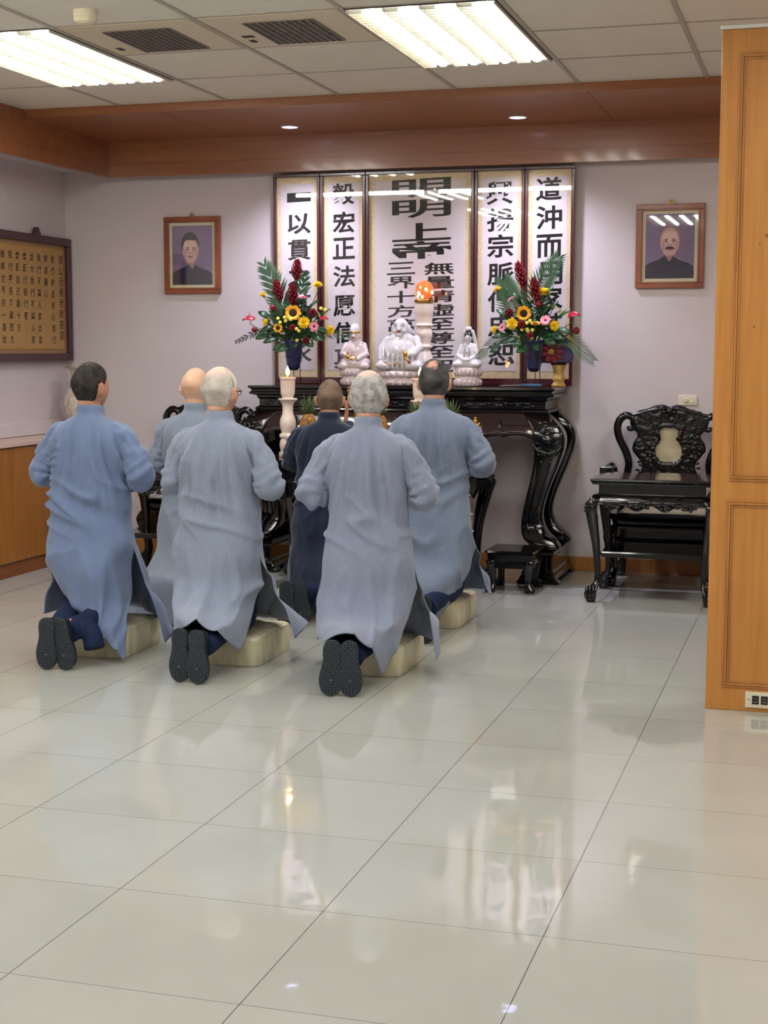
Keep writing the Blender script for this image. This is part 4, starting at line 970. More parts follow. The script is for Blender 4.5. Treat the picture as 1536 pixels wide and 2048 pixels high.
def hand_chains(M, curl=.25):
    """palm, four fingers and a thumb; wrist at the origin, fingers along +z, palm faces +x"""
    out = [MB().ell((0, 0, .045), (.013, .036, .048), 14, 10).xf(M)]
    for k, (y, l) in enumerate(((-.029, .062), (-.010, .074), (.009, .080), (.028, .070))):
        p = [Vector((0, y*.8, .075)), Vector((.001, y, .075+l*.42)), Vector((.004+curl*.012, y, .075+l*.75)), Vector((.009+curl*.03, y, .075+l))]
        out.append(MB().tube(p, [.0092, .0086, .008, .0072], 10, round_=True).xf(M))
    out.append(MB().tube([Vector((.004, .022, .020)), Vector((.010, .046, .045)), Vector((.014, .052, .072)), Vector((.014, .050, .092))], [.012, .0105, .009, .008], 10, round_=True).xf(M))
    return out

def shoe(parent, x, yaw, roll, y=-.495, z=.002, s=1.0, lean=.05):
    """sole plane faces back (-y); toe on the floor, heel up"""
    t = bpy.data.objects.new('shoe', None); COL.objects.link(t); t.parent = parent; t.empty_display_size = .05
    t.location = (x, y, z); t.rotation_euler = Euler((lean, roll, yaw)); t.scale = (s*1.18, s, s)
    L = .262
    prof = [(0, .010), (.018, .034), (.05, .045), (.09, .047), (.13, .039), (.17, .034), (.21, .036), (.24, .032), (.257, .018), (.262, .006)]
    f = crom([(a, b) for a, b in prof], 34)
    out = [(p[1], p[0]) for p in f]+[(-p[1]*.98, p[0]) for p in f[::-1]]
    MB().prism(out, 0, .014).prism([(a*.99, .002+b*.985) for a, b in out], .014, .020).build('sole', M_sole, t, bevel=.002)
    # studded tread
    st = MB()
    def wid(z_):
        for a, b in zip(f, f[1:]):
            if a[0] <= z_ <= b[0]: return a[1]+(b[1]-a[1])*(z_-a[0])/max(1e-6, b[0]-a[0])
        return 0
    k = 0; zz = .012
    while zz < .253:
        wd = wid(zz)-.006; n = int(wd*2/.0125)
        for q in range(n+1):
            xx = (q-n/2)*.0125+(.003 if k % 2 else -.003)
            if abs(xx) < wd and math.hypot(xx, zz-.075) > .021:
                st.tube([(xx, .002, zz), (xx, -.0045, zz)], [.0048, .0036], 6)
        zz += .0118; k += 1
    st.lathe([(.010, 0), (.010, .005), (.001, .005)], n=14).v[-42:]
    c = MB().lathe([(.0095, -.001), (.0085, .005), (.001, .005)], n=14).xf(Matrix.Translation((0, 0, .075)) @ Matrix.Rotation(PI/2, 4, 'X'))
    st2 = MB(); st2.add(c.v, c.f)
    for q in range(8):
        a = q*PI/4; st2.tube([(.0165*math.cos(a), .002, .075+.0165*math.sin(a)), (.0165*math.cos(a), -.004, .075+.0165*math.sin(a))], [.0042, .003], 6)
    st.v = st.v[42:] if False else st.v
    st.add(st2.v, st2.f)
    st.build('tread', mat('rubber_stud', (62, 68, 74), .7), t)
    # upper
    R = []
    for i in range(9):
        q = i/8; ring = []
        for j in range(28):
            a = 2*PI*j/28; zc = .131+.125*math.cos(a)*(1-.10*q); ww = wid(min(.258, max(.004, zc)))*(1-.10*q-.3*q*q)
            xx = math.sin(a)/max(.35, abs(math.sin(a))) if abs(math.sin(a)) < .35 else math.copysign(1, math.sin(a))
            hgt = .016+q*(.055 if zc > .15 else .045)
            ring.append((xx*max(ww, .002), hgt, zc+(.006*q)))
        R.append(ring)
    MB().rings(R).build('upper', M_shoe, t, smooth=True)
    return t

def sheet(rows, nv, nu):
    """smooth surface through a grid of control points"""
    A = [crom(r, nu) for r in rows]; return [[tuple(p) for p in r] for r in zip(*[crom([A[i][j] for i in range(len(A))], nv) for j in range(nu)])]

RING = [  # z, half width, back, front
    (1.180, .060, -.052, .066), (1.158, .065, -.062, .068), (1.143, .078, -.070, .070), (1.122, .115, -.082, .076), (1.092, .152, -.094, .084), (1.055, .176, -.104, .093),
    (1.01, .183, -.112, .104), (.93, .176, -.115, .112), (.85, .172, -.110, .118), (.77, .174, -.108, .120), (.69, .182, -.118, .120), (.60, .194, -.142, .120), (.52, .200, -.158, .122)]
def ringpt(z, hw, yb, yf, a, e=2.5):
    c, s = math.cos(a), math.sin(a); q = (abs(c)**e+abs(s)**e)**(-1/e)
    yc = (yb+yf)/2; hd = (yf-yb)/2
    return (hw*q*c, yc+hd*q*s, z)

def robe(parent, m, P):
    NU = 61; W = P.get('w', 1.0); seed = P['seed']
    folds = P.get('folds', 1.0); dp = P.get('depth', 1.0)
    rings = [(z, hw*W, yb*dp, yf*dp) for z, hw, yb, yf in RING]
    if P.get('slouch'):
        rings = [(z, hw, yb+P['slouch']*max(0, z-.7)**1.5, yf+P['slouch']*max(0, z-.7)**1.5) for z, hw, yb, yf in rings]
    # collar stays its own width
    rings = [(z, (RING[i][1] if i < 3 else hw), yb, yf) for i, (z, hw, yb, yf) in enumerate(rings)]
    def half(a0, a1, ctrl):
        rows = []
        for (z, hw, yb, yf) in rings:
            rows.append([ringpt(z, hw, yb, yf, a0+(a1-a0)*j/8) for j in range(9)])
        for r in ctrl:
            rows.append([tuple(p) for p in crom(r, 9)])
        g = sheet(rows, 150, NU)          # g[u][v] -> transpose
        return g
    back = half(PI, 2*PI, P['back']); front = half(0, PI, P['front'])
    def wrinkle(G, side):
        out = []
        for u, colm in enumerate(G):
            c2 = []
            for v, p in enumerate(colm):
                x, y, z = p; d = 0; s_ = u/(NU-1)-.5
                if z < 1.12:
                    up = max(0, min(1, (1.12-z)/.15))*max(0, min(1, (z-.62)/.3))
                    # long folds fanning down from the neck
                    fan = x/(.35+1.0*max(0, 1.2-z))
                    d += up*.0062*folds*math.sin(fan*62+seed*2.3+2.2*noise.noise(Vector((x*3, z*2.2, seed))))
                    d += up*.031*folds*(1-abs(noise.noise(Vector((fan*13+seed, z*1.6, seed+1)))))**7
                    d += up*.0152*folds*noise.noise(Vector((fan*15, z*2.5, seed+4)))
                    # sideways creases at the waist
                    ws = gs(z, .72, .11)
                    d += ws*.028*P.get('waist', 1)*(1-abs(noise.noise(Vector((x*3.2+seed, (z+.5*(x if int(seed)%2 else -x))*9, seed+8)))))**6
                    # soft vertical drape of the skirt
                    lo = max(0, min(1, (.68-z)/.3))
                    d += lo*.016*folds*noise.noise(Vector((x*11+seed*3+y*3, z*2.2, seed+12)))+lo*.034*folds*(1-abs(noise.noise(Vector((x*9+y*2+seed*2, z*2.5+y*1.5, seed+15)))))**6+lo*.0064*noise.noise(Vector((x*28, z*6+y*6, seed)))
                    if side > 0: d += .0022*gs(x, P.get('seam', 0), .004)*(1 if z > .2 else 0)
                c = (0, .0, z); nx, ny = x, y-.0; L = math.hypot(nx, ny) or 1
                b_ = (max(0, min(1, (-.17-y)/.12))*max(0, min(1, (.50-z)/.14))) if side > 0 else 0; b_ = b_*b_*(3-2*b_)
                c2.append((x+nx/L*d*(1-.6*b_), y+(ny/L*d)*(1-b_)-d*.2*b_, z+d*.9*b_))
            out.append(c2)
        return out
    mb = MB(); mb.grid(wrinkle(back, 1)); mb.grid(wrinkle(front, -1))
    body = clean(mb.build('robe', m, parent, smooth=True, solid=.004))
    # sleeves
    sl = MB()
    for s in (-1, 1):
        e = P['armL'] if s < 0 else P['armR']; k = W
        sh = (s*.09*k, .0, 1.095); el = (s*e[0], e[1], e[2]); wr_ = (s*e[3], e[4], e[5])
        mid = (s*(.165*k+.62*(e[0]-.165*k)), e[1]*.4, 1.045-(1.045-e[2])*.52)
        f1 = tuple(el[i]+(wr_[i]-el[i])*.45 for i in range(3))
        path = crom([sh, (s*.158*k, 0, 1.048), mid, el, f1, wr_], 76)
        rad = [float(q[0]) for q in crom([(.035,), (.060,), (.064,), (.068,), (.060,), (.052,)], 76)]
        R = []; ref = None; Pp = [Vector(p) for p in path]
        for i in range(76):
            t_ = (Pp[min(i+1, 75)]-Pp[max(i-1, 0)]).normalized(); ref = ref or Vector((0, 1, 0)); a = (ref-t_*ref.dot(t_)).normalized(); b = t_.cross(a); ref = a; ring = []
            q = i/75
            for j in range(36):
                an = 2*PI*j/36; r = rad[i]; pos = Pp[i]
                el_ = gs(q, .62, .13); up_ = gs(q, .30, .2)
                r += .013*el_*math.sin(q*95+2.5*math.sin(an+s)+seed)*(.6+.4*math.cos(an*2+seed))+.009*up_*noise.noise(Vector((math.cos(an)*2, math.sin(an)*2, q*9+seed*s)))*2
                r += .0055*noise.noise(Vector((math.cos(an)*3, math.sin(an)*3+s*5, q*22+seed)))
                ring.append(tuple(pos+(a*math.cos(an)+b*math.sin(an))*r))
            R.append(ring)
        sl.rings(R)
    clean(sl.build('sleeves', m, body, smooth=True))
    # stand collar
    cl = MB(); z0, hw, yb, yf = rings[1]
    G = []
    for i, (dz, sc_) in enumerate(((-.018, 1.08), (0, 1.0), (.020, .96), (.036, .94), (.040, .89), (.024, .87))):
        G.append([(lambda q: (q[0], q[1], q[2]+dz-.004*math.sin(a)))(ringpt(z0, hw*sc_, yb*sc_, yf*sc_, a, 2.1)) for a in [2*PI*j/48 for j in range(49)]])
    clean(cl.grid(G).build('collar', m, body, smooth=True, solid=.003))
    # knotted side buttons along the right opening
    if P.get('buttons', True):
        for z in (.82, .70, .60, .51):
            hx = [r for r in rings if r[0] <= z+.05][0][1]
            MB().tube([(hx-.028, -.06, z), (hx-.004, -.035, z), (hx+.006, -.008, z)], .0022, 6).ell((hx+.008, -.002, z), (.005, .005, .005), 8, 6).build('knot_button', mat('button_cloth', (196, 202, 214), .7) if P.get('pearl') else m, body, smooth=True)
    return body

def person(lab, x, y, yaw, P, colour):
    t = thing('person', lab, 'person', (x, y, 0), yaw, group=None)
    s = P['h']/1.40; t.scale = (s, s, s)
    C0 = P.get('cush', .14)/s      # height the knees rest at
    # ---- body: one skin
    hy = math.radians(P.get('head_yaw', 0)); hp = math.radians(P.get('head_pitch', 0)); hf = P.get('head_fwd', .012)
    Mh = Matrix.Translation((P.get('head_x', 0), hf, 1.284-P.get('head_drop', 0))) @ Matrix.Rotation(hy, 4, 'Z') @ Matrix.Rotation(hp, 4, 'X')
    fat = P.get('head_w', 1.0)
    Mh = Mh @ Matrix.Diagonal((fat, 1, 1, 1))
    hd = MB(); hd.rings(head_shape()); hd.xf(Mh)
    L = [hd]
    for sx in (-1, 1):
        r = Euler((math.radians(-12), 0, sx*math.radians(-22))).to_matrix()
        L.append(MB().ell((sx*.080, -.004, -.012), (.0085, .019, .034), 16, 12, r).xf(Mh))
        L.append(MB().tube([(sx*(.088), -.016+.0, -.030), (sx*.092, -.022, -.008), (sx*.091, -.016, .014), (sx*.085, .004, .020)], .0042, 8, round_=True).xf(Mh))
    nk = Mh @ Vector((0, -.012, -.07))
    L.append(MB().tube([(0, -.004, 1.05), (0, -.006, 1.13), (nk.x*.6, nk.y*.6, 1.185), tuple(nk)], [.062, .056, .053, .056], 20, round_=True))
    tor = MB(); tor.rings([[ringpt(z, hw*.84, yb*.74, yf*.80, 2*PI*j/32) for j in range(32)] for z, hw, yb, yf in [(1.12, .09, -.06, .07), (1.09, .145, -.09, .08), (1.04, .165, -.1, .09), (.9, .165, -.11, .105), (.75, .155, -.105, .11), (.66, .165, -.11, .11), (.58, .17, -.125, .11), (.52, .14, -.11, .10)]][::-1]); L.append(tor)
    L.append(MB().tube([(0, .0, 1.10), (0, .0, .6)], [.05, .06], 16, round_=True))
    kz = C0+.066
    ax = (P['shoes'][0][0], P['shoes'][1][0])
    for sx in (-1, 1):
        ank = ax[0 if sx < 0 else 1]; ysh = P['shoes'][0 if sx < 0 else 1][3]; rl_ = P['shoes'][0 if sx < 0 else 1][2]; an2 = ank+.19*rl_
        L.append(MB().tube([(sx*.085, -.02, .58), (sx*.095, .0, .42), (sx*.095, .03, kz+.02), (sx*.095, .035, kz)], [.085, .074, .054, .052], 16, round_=True))
        L.append(MB().tube([(sx*.095, .03, kz), (sx*.092+(ank-sx*.092)*.35, -.15, kz), (an2, ysh+.12, .19), (an2, ysh+.065, .20)], [.050, .048, .032, .026], 14, round_=True))
        L.append(MB().tube([(an2, ysh+.062, .20), (ank+.11*rl_, ysh+.048, .12), (ank+.09*rl_, ysh+.046, .09)], [.024, .019, .014], 12, round_=True))
        e = P['armL'] if sx < 0 else P['armR']
        L.append(MB().tube([(sx*.14, 0, 1.06), (sx*(.14+.5*(e[0]-.14)), e[1]*.5, (1.06+e[2])/2), (sx*e[0], e[1], e[2])], [.047, .040, .034], 14, round_=True))
        wv = Vector((sx*e[3], e[4], e[5])); ev = Vector((sx*e[0], e[1], e[2]))
        L.append(MB().tube([tuple(ev), tuple(ev.lerp(wv, .5)), tuple(wv+(wv-ev).normalized()*.02)], [.034, .031, .024], 12, round_=True))
        # praying hands: fingers up and forward, palms facing each other
        Mm = Matrix.Translation(wv+(wv-ev).normalized()*.015) @ Matrix.Rotation(sx*.06, 4, 'Y') @ Matrix.Rotation(-.75 if not P.get('raised') else -.25, 4, 'X')
        if sx > 0: Mm = Mm @ Matrix.Diagonal((-1, 1, 1, 1))
        hc = hand_chains(Mm); 
        if sx > 0:
            for h_ in hc: h_.f = [tuple(reversed(f_)) for f_ in h_.f]
        L += hc
    me = union(L, .0062, 3)
    sk = P.get('skin_mat') or mix_mat('skin_'+P.get('tone', 'a'), P.get('skin', (206, 160, 136)), P.get('skin2', (188, 138, 116)), 14, 4, .3, .7, .45, .4, sub=.08)
    body = mesh_obj('body', me, sk, t)
    # ---- hair
    hr = P.get('hair')
    if hr:
        th = hr.get('th', .007); n, m_ = 72, 44; R = []
        for i in range(m_+1):
            ph = PI/2-(PI*.80)*i/m_; ph = min(PI/2-.02, ph); ring = []
            for j in range(n+1):
                a = 2*PI*j/n; x_, y_, z_ = math.cos(ph)*math.cos(a), math.cos(ph)*math.sin(a), math.sin(ph)
                # hairline: low at the back, over the ears at the side, high on the forehead
                fy = math.sin(a); line = -.62 if fy < -.35 else (-.62+(fy+.35)/.35*.50 if fy < 0 else -.12+fy*.85)
                line = max(line, -.62+.74*gs(fy, -.06, .20))
                k = max(0, min(1, (z_-line)/.14)); nz = noise.noise(Vector((x_*9, y_*9, z_*9+P['seed'])))
                fz = noise.noise(Vector((x_*26, y_*26, z_*26)))
                o_ = -.006+(th+.006)*k**.6+(hr.get('curl', 0)*fz if k > .5 else 0)+(.0012*nz if k > .3 else 0)
                p = head_pt(x_, y_, z_, 0) if False else head_pt(x_, y_, z_, o_)
                ring.append(p)
            R.append(ring)
        clean(MB().grid(R).xf(Mh).build('hair', hr['mat'], body, smooth=True))
    if P.get('glasses'):
        g = MB()
        for sx in (-1, 1):
            g.tube([(sx*.082, -.02, -.005), (sx*.083, .01, .006), (sx*.078, .06, .008), (sx*.060, .086, .006)], .003, 6)
            g.tube([(sx*.034+.023*math.cos(a), .099-.012*(sx*.034+.023*math.cos(a))**2/.003, .002+.016*math.sin(a)) for a in [q*PI/10 for q in range(21)]], .0018, 6)
        g.tube([(-.012, .107, .008), (.012, .107, .008)], .0018, 6)
        g.xf(Mh).build('glasses', mat('glasses_frame', (30, 24, 24), .3), t, smooth=True)
    # ---- trousers
    tr = []
    for sx in (-1, 1):
        tr.append(MB().tube([(sx*.085, -.015, .60), (sx*.095, .0, .42), (sx*.096, .03, kz+.03), (sx*.096, .030, kz+.008)], [.095, .085, .072, .070], 18, round_=True))
        ank = ax[0 if sx < 0 else 1]; ysh = P['shoes'][0 if sx < 0 else 1][3]; q0 = sx*.095; rl_ = P['shoes'][0 if sx < 0 else 1][2]; an2 = ank+.17*rl_
        tr.append(MB().tube([(sx*.095, .03, kz+.004), (q0+(ank-q0)*.35, -.13, kz-.002), (q0+(ank-q0)*.7, -.27, kz-.015), (an2, ysh+.13, .172), (an2, ysh+.062, .165)], [.066, .060, .056, .054, .056], 18, round_=False))
    if P.get('cuff'):
        tr.append(MB().tube([(ax[1]+.035, -.34, .215), (ax[1]+.065, -.36, .15), (ax[1]+.085, -.375, .085)], [.030, .046, .050], 16, round_=False))
    tm = union(tr, .009, 3)
    mesh_obj('trousers', tm, M_navy, t)
    # ---- shoes
    for (sx, yw, rl, sy) in P['shoes']:
        shoe(t, sx, yw, rl, y=sy, s=1/s*P.get('shoe_s', .95))
    if P.get('sock'):
        MB().tube([(P['sock'], -.44, .12), (P['sock'], -.42, .20)], [.036, .036], 14, round_=True).build('sock', M_sock, t, smooth=True)
    robe(t, cloth_mat(*colour), P)
    return t

def cushion(x, y, lab='', wx=.50, wy=.50, h=.14, seed=1, rz=0, trimmed=False):
    t = thing('kneeling_cushion', lab, 'cushion', (x, y, 0), rz, group='cream kneeling cushions')
    hx, hy = wx/2, wy/2; R = []
    prof = [(0, .975), (.008, .99), (h*.5, 1.0), (h*.88, .99), (h*.955, .975), (h*1.0, .93), (h*1.02, .80), (h*1.03, .5), (h*1.03, .15), (h*1.03, .02)]
    for z, k in prof:
        ring = []
        for j in range(96):
            a = 2*PI*(j+.5)/96; c, s = math.cos(a), math.sin(a); e = 9; q = (abs(c)**e+abs(s)**e)**(-1/e)
            cr = .006*noise.noise(Vector((c*9, s*9, seed)))*(1 if .1 < z/h < .98 else .3)+(.004*math.sin(a*40+seed)*gs(z, h*.6, h*.3) if abs(abs(c)-abs(s)) < .35 else 0)
            ring.append((hx*k*q*c+cr*c, hy*k*q*s+cr*s, z+(.004*noise.noise(Vector((c*k*4, s*k*4, seed+3))) if k < .95 else 0)))
        R.append(ring)
    MB().rings(R).build('padding', M_vinyl, t, smooth=True)
    pip = MB(); pts = []
    for j in range(97):
        a = 2*PI*(j+.5)/96; c, s = math.cos(a), math.sin(a); q = (abs(c)**8+abs(s)**8)**(-1/8); pts.append((hx*.972*q*c, hy*.972*q*s, h*.955))
    pip.tube(pts, .0035, 6)
    for c_, s_ in ((1, 1), (1, -1), (-1, 1), (-1, -1)): pip.tube([(c_*hx*.905, s_*hy*.905, .006), (c_*hx*.915, s_*hy*.915, h*.5), (c_*hx*.90, s_*hy*.90, h*.94)], .003, 6)
    pip.build('piping', M_vinyl, t, smooth=True)
    return t
cushion(-1.365, 3.07, wx=.36, lab= 'cream kneeling cushion at the front right, under the curly grey-haired man', seed=1)
cushion(-2.10, 3.09, wx=.42, lab= 'cream kneeling cushion in the front row, under the man with glasses', seed=2)
cushion(-2.79, 3.07, wx=.40, lab= 'cream kneeling cushion at the front left, under the leftmost man', seed=3, rz=.04)
cushion(-1.43, 4.32, wx=.44, lab= 'cream kneeling cushion in the back row, under the man with thinning dark hair', seed=4)
cushion(-2.13, 4.55, lab= 'cream kneeling cushion in the back row, under the navy-robed man', seed=5, h=.12)
cushion(-2.80, 4.40, wx=.44, lab= 'cream kneeling cushion in the back row, under the bald man', seed=6)

def default_front(rx=.33, ry=.04, rz=.12, mid=.28, lx=-.30, ly=.06, lz=.12, w=1):
    """control rows, right edge to left edge"""
    return [[(.205*w+.35*(rx-.205), .03+.3*(ry-.03), .36), (.16, .15, .36), (0, .17, .36), (-.16, .15, .36), (-.205*w+.35*(lx+.205), .03, .36)],
            [(.205*w+.75*(rx-.205), .03+.7*(ry-.03), (.36+rz)/2), (.255, .17, .25), (0, .24, .21), (-.20, .20, .22), (-.205*w+.75*(lx+.205), ly, (.36+lz)/2)],
            [(rx, ry, rz), (max(.265, rx-.05), mid*.62, rz+.05 if rz < .13 else .175), (.02, mid+.06, .155), (-.22, mid*.9, .16), (lx, ly, lz)]]
ARM = (.252, -.01, .845, .042, .20, .925)
hair_black = mix_mat('hair_black', (34, 31, 31), (64, 58, 54), 26, 6, .4, .75, .8, .2, bump=.4)
hair_white = mix_mat('hair_white', (204, 198, 190), (168, 156, 148), 12, 7, .4, .65, .85, .2, bump=.5)
hair_buzz = mix_mat('hair_buzz', (122, 100, 84), (98, 82, 72), 16, 7, .4, .6, .8, .2, bump=.3)
hair_grey = mix_mat('hair_grey', (186, 184, 182), (132, 130, 130), 34, 8, .38, .66, .9, .2, bump=.8)
hair_thin = mix_mat('hair_thin', (44, 44, 46), (88, 86, 86), 14, 8, .40, .68, .8, .2, bump=.4)
def crown_mat(base, skin, name, c, r):
    """hair that thins to skin around a bald spot (object space)"""
    m = base.copy(); m.name = name; nt = m.node_tree; N = nt.nodes; L = nt.links; b = N['Principled BSDF']; src = b.inputs['Base Color'].links[0].from_socket
    tc = N.new('ShaderNodeTexCoord'); d = N.new('ShaderNodeVectorMath'); d.operation = 'DISTANCE'; d.inputs[1].default_value = c; L.new(tc.outputs['Object'], d.inputs[0])
    nz = N.new('ShaderNodeTexNoise'); nz.inputs['Scale'].default_value = 40; L.new(tc.outputs['Object'], nz.inputs[0])
    ad = N.new('ShaderNodeMath'); ad.operation = 'MULTIPLY_ADD'; ad.inputs[1].default_value = .05; L.new(nz.outputs[0], ad.inputs[0]); L.new(d.outputs['Value'], ad.inputs[2])
    mr = N.new('ShaderNodeMapRange'); mr.inputs[1].default_value = r*.55+.025; mr.inputs[2].default_value = r+.04; L.new(ad.outputs[0], mr.inputs[0])
    x = N.new('ShaderNodeMix'); x.data_type = 'RGBA'; x.inputs['A'].default_value = (*lin(skin), 1); L.new(mr.outputs[0], x.inputs['Factor']); L.new(src, x.inputs['B']); L.new(x.outputs['Result'], b.inputs['Base Color'])
    return m

# P1 leftmost
person('kneeling man in blue-grey robe with short black hair, leftmost of the six', -2.845, 3.03, math.radians(-2), dict(seed=1, h=1.434, w=1.06, head_yaw=-20, cuff=1, shx=.07,
    armL=(.255, -.01, .86, .042, .20, .925), armR=(.268, .0, .86, .042, .20, .925), skin=(190, 140, 118), skin2=(172, 122, 100), tone='tan', hair=dict(mat=crown_mat(hair_black, (120, 100, 84), 'hair_black_thin', (.0, -.03, 1.42), .012), th=.006),
    back=[[(-.200, -.03, .42), (-.12, -.15, .42), (.02, -.185, .42), (.14, -.16, .42), (.200, -.01, .42)],
          [(-.110, -.09, .30), (-.03, -.17, .28), (.07, -.20, .27), (.16, -.17, .27), (.200, -.01, .29)],
          [(.035, -.16, .205), (.095, -.22, .19), (.155, -.25, .17), (.225, -.245, .14), (.245, -.15, .19)],
          [(.09, -.19, .170), (.155, -.255, .125), (.225, -.285, .075), (.312, -.285, .022), (.305, -.255, .045)]],
    front=default_front(.385, .0, .055, .28, -.262, -.02, .162), waist=1.5, folds=1.15, shoes=[(.028, .08, .05, -.50), (.128, -.04, -.16, -.485)]), ('robe_blue', (104, 119, 152)))
# P3 front middle
person('kneeling man in pale grey robe with white hair and glasses, middle of the front row', -2.125, 2.96, math.radians(-3), dict(seed=3, h=1.416, w=1.05, head_yaw=-12, shx=.02,
    armL=(.232, .0, .86, .042, .20, .925), armR=(.262, -.01, .85, .042, .20, .925), hair=dict(mat=crown_mat(hair_white, (222, 196, 178), 'hair_white_thin', (.0, -.02, 1.42), .075), th=.005), glasses=True, head_w=1.04,
    back=[[(-.195, -.02, .42), (-.16, -.14, .40), (0, -.19, .39), (.16, -.14, .40), (.205, .0, .42)],
          [(-.165, -.14, .31), (-.12, -.26, .31), (.02, -.30, .31), (.16, -.22, .30), (.210, -.06, .31)],
          [(-.095, -.30, .23), (-.02, -.41, .26), (.09, -.42, .285), (.19, -.34, .235), (.215, -.15, .20)],
          [(-.035, -.40, .16), (.045, -.475, .235), (.12, -.495, .265), (.185, -.40, .20), (.212, -.25, .105)]],
    front=default_front(.385, -.02, .135, .28, -.26, .05, .13), shoes=[(.030, .06, .03, -.50), (.128, -.02, -.01, -.515)]), ('robe_pale', (130, 139, 159)))
# P5 front right
person('kneeling man in pale grey robe with curly grey hair, front right', -1.362, 2.90, math.radians(8), dict(seed=5, h=1.398, w=1.02, head_yaw=6, shx=.0,
    armL=(.262, -.02, .84, .042, .20, .925), armR=(.262, .0, .835, .042, .20, .925), hair=dict(mat=crown_mat(hair_grey, (214, 190, 178), 'hair_grey_thin', (.0, -.01, 1.41), .055), th=.010, curl=.004), head_w=1.03,
    back=[[(-.205, .0, .40), (-.16, -.13, .39), (0, -.18, .39), (.16, -.13, .39), (.205, .0, .40)],
          [(-.220, -.06, .30), (-.19, -.20, .29), (-.02, -.26, .29), (.15, -.22, .28), (.195, -.05, .29)],
          [(-.205, -.17, .24), (-.17, -.33, .25), (-.03, -.38, .285), (.10, -.33, .245), (.165, -.14, .19)],
          [(-.185, -.24, .21), (-.13, -.43, .215), (-.02, -.49, .262), (.075, -.43, .20), (.105, -.27, .05)]],
    front=default_front(.30, -.01, .075, .27, -.24, .05, .14), folds=.8, shoes=[(-.088, .05, .05, -.505), (.004, -.03, -.03, -.505)]), ('robe_grey', (129, 136, 158)))
# P6 back right
person('kneeling man in grey robe with thinning dark hair, back row at the right', -1.375, 4.15, math.radians(6), dict(seed=6, h=1.448, w=1.02, head_yaw=7, shx=.0, pearl=True,
    armL=(.25, .0, .86, .042, .20, .925), armR=(.262, -.01, .865, .042, .20, .925), hair=dict(mat=crown_mat(hair_thin, (190, 146, 128), 'hair_dark_thin', (.0, -.055, 1.385), .026), th=.006),
    back=[[(-.205, .0, .40), (-.15, -.14, .38), (0, -.2, .38), (.16, -.15, .38), (.205, .0, .40)],
          [(-.215, -.06, .29), (-.17, -.26, .28), (0, -.31, .28), (.13, -.23, .28), (.19, -.05, .30)],
          [(-.21, -.14, .22), (-.16, -.36, .22), (-.02, -.37, .20), (.08, -.28, .18), (.14, -.13, .21)],
          [(-.19, -.22, .18), (-.12, -.42, .18), (-.01, -.37, .12), (.05, -.29, .08), (.09, -.20, .13)]],
    front=default_front(.275, .06, .165, .27, -.24, .05, .14), folds=.85, shoes=[(-.08, .06, .05, -.50), (.04, -.05, -.04, -.50)]), ('robe_steel', (108, 120, 142)))
# P4 back middle, navy
person('kneeling man in dark navy robe with cropped brown hair, hands raised before his face', -2.045, 4.37, math.radians(6), dict(seed=4, h=1.345, w=1.06, head_yaw=8, head_fwd=.03, head_drop=.012, shx=-.05, raised=True, cush=.12, buttons=False,
    armL=(.225, .06, .90, .05, .24, 1.09), armR=(.225, .06, .90, .055, .24, 1.10), skin=(176, 128, 100), skin2=(158, 112, 88), tone='brown', hair=dict(mat=hair_buzz, th=.003),
    back=[[(-.215, .0, .42), (-.17, -.13, .40), (0, -.19, .38), (.16, -.15, .38), (.205, .0, .40)],
          [(-.24, -.04, .30), (-.16, -.2, .28), (0, -.26, .26), (.17, -.24, .24), (.23, -.07, .24)],
          [(-.23, -.09, .19), (-.11, -.26, .16), (.02, -.33, .13), (.17, -.32, .10), (.25, -.14, .12)],
          [(-.20, -.13, .12), (-.06, -.28, .06), (.06, -.36, .018), (.18, -.35, .012), (.26, -.20, .02)]],
    front=default_front(.26, .06, .14, .27, -.25, .05, .14), folds=.7, shoes=[(-.150, .10, .04, -.48), (-.058, -.02, -.05, -.46)]), ('robe_navy', (15, 26, 50)))
# P2 back left, bald
person('kneeling bald man in grey robe, back row at the left', -2.80, 4.22, math.radians(0), dict(seed=2, h=1.398, w=1.02, head_yaw=-3, head_w=1.04, shx=.0, skin=(222, 180, 152), skin2=(206, 164, 138), tone='fair',
    armL=(.235, .03, .86, .042, .20, .925), armR=(.235, .0, .86, .042, .20, .925),
    back=[[(-.22, .0, .40), (-.17, -.15, .38), (0, -.2, .38), (.16, -.15, .38), (.205, .0, .40)],
          [(-.26, -.06, .27), (-.20, -.24, .25), (0, -.31, .25), (.17, -.25, .25), (.22, -.07, .25)],
          [(-.28, -.12, .17), (-.22, -.36, .20), (-.02, -.52, .25), (.15, -.42, .22), (.22, -.14, .16)],
          [(-.29, -.20, .04), (-.23, -.48, .02), (-.03, -.60, .02), (.14, -.54, .02), (.22, -.26, .03)]],
    front=default_front(.30, .04, .13, .27, -.29, .03, .05), folds=.6, shoes=[(-.05, .04, .03, -.47), (.05, -.04, -.03, -.47)]), ('robe_ash', (120, 130, 147)))
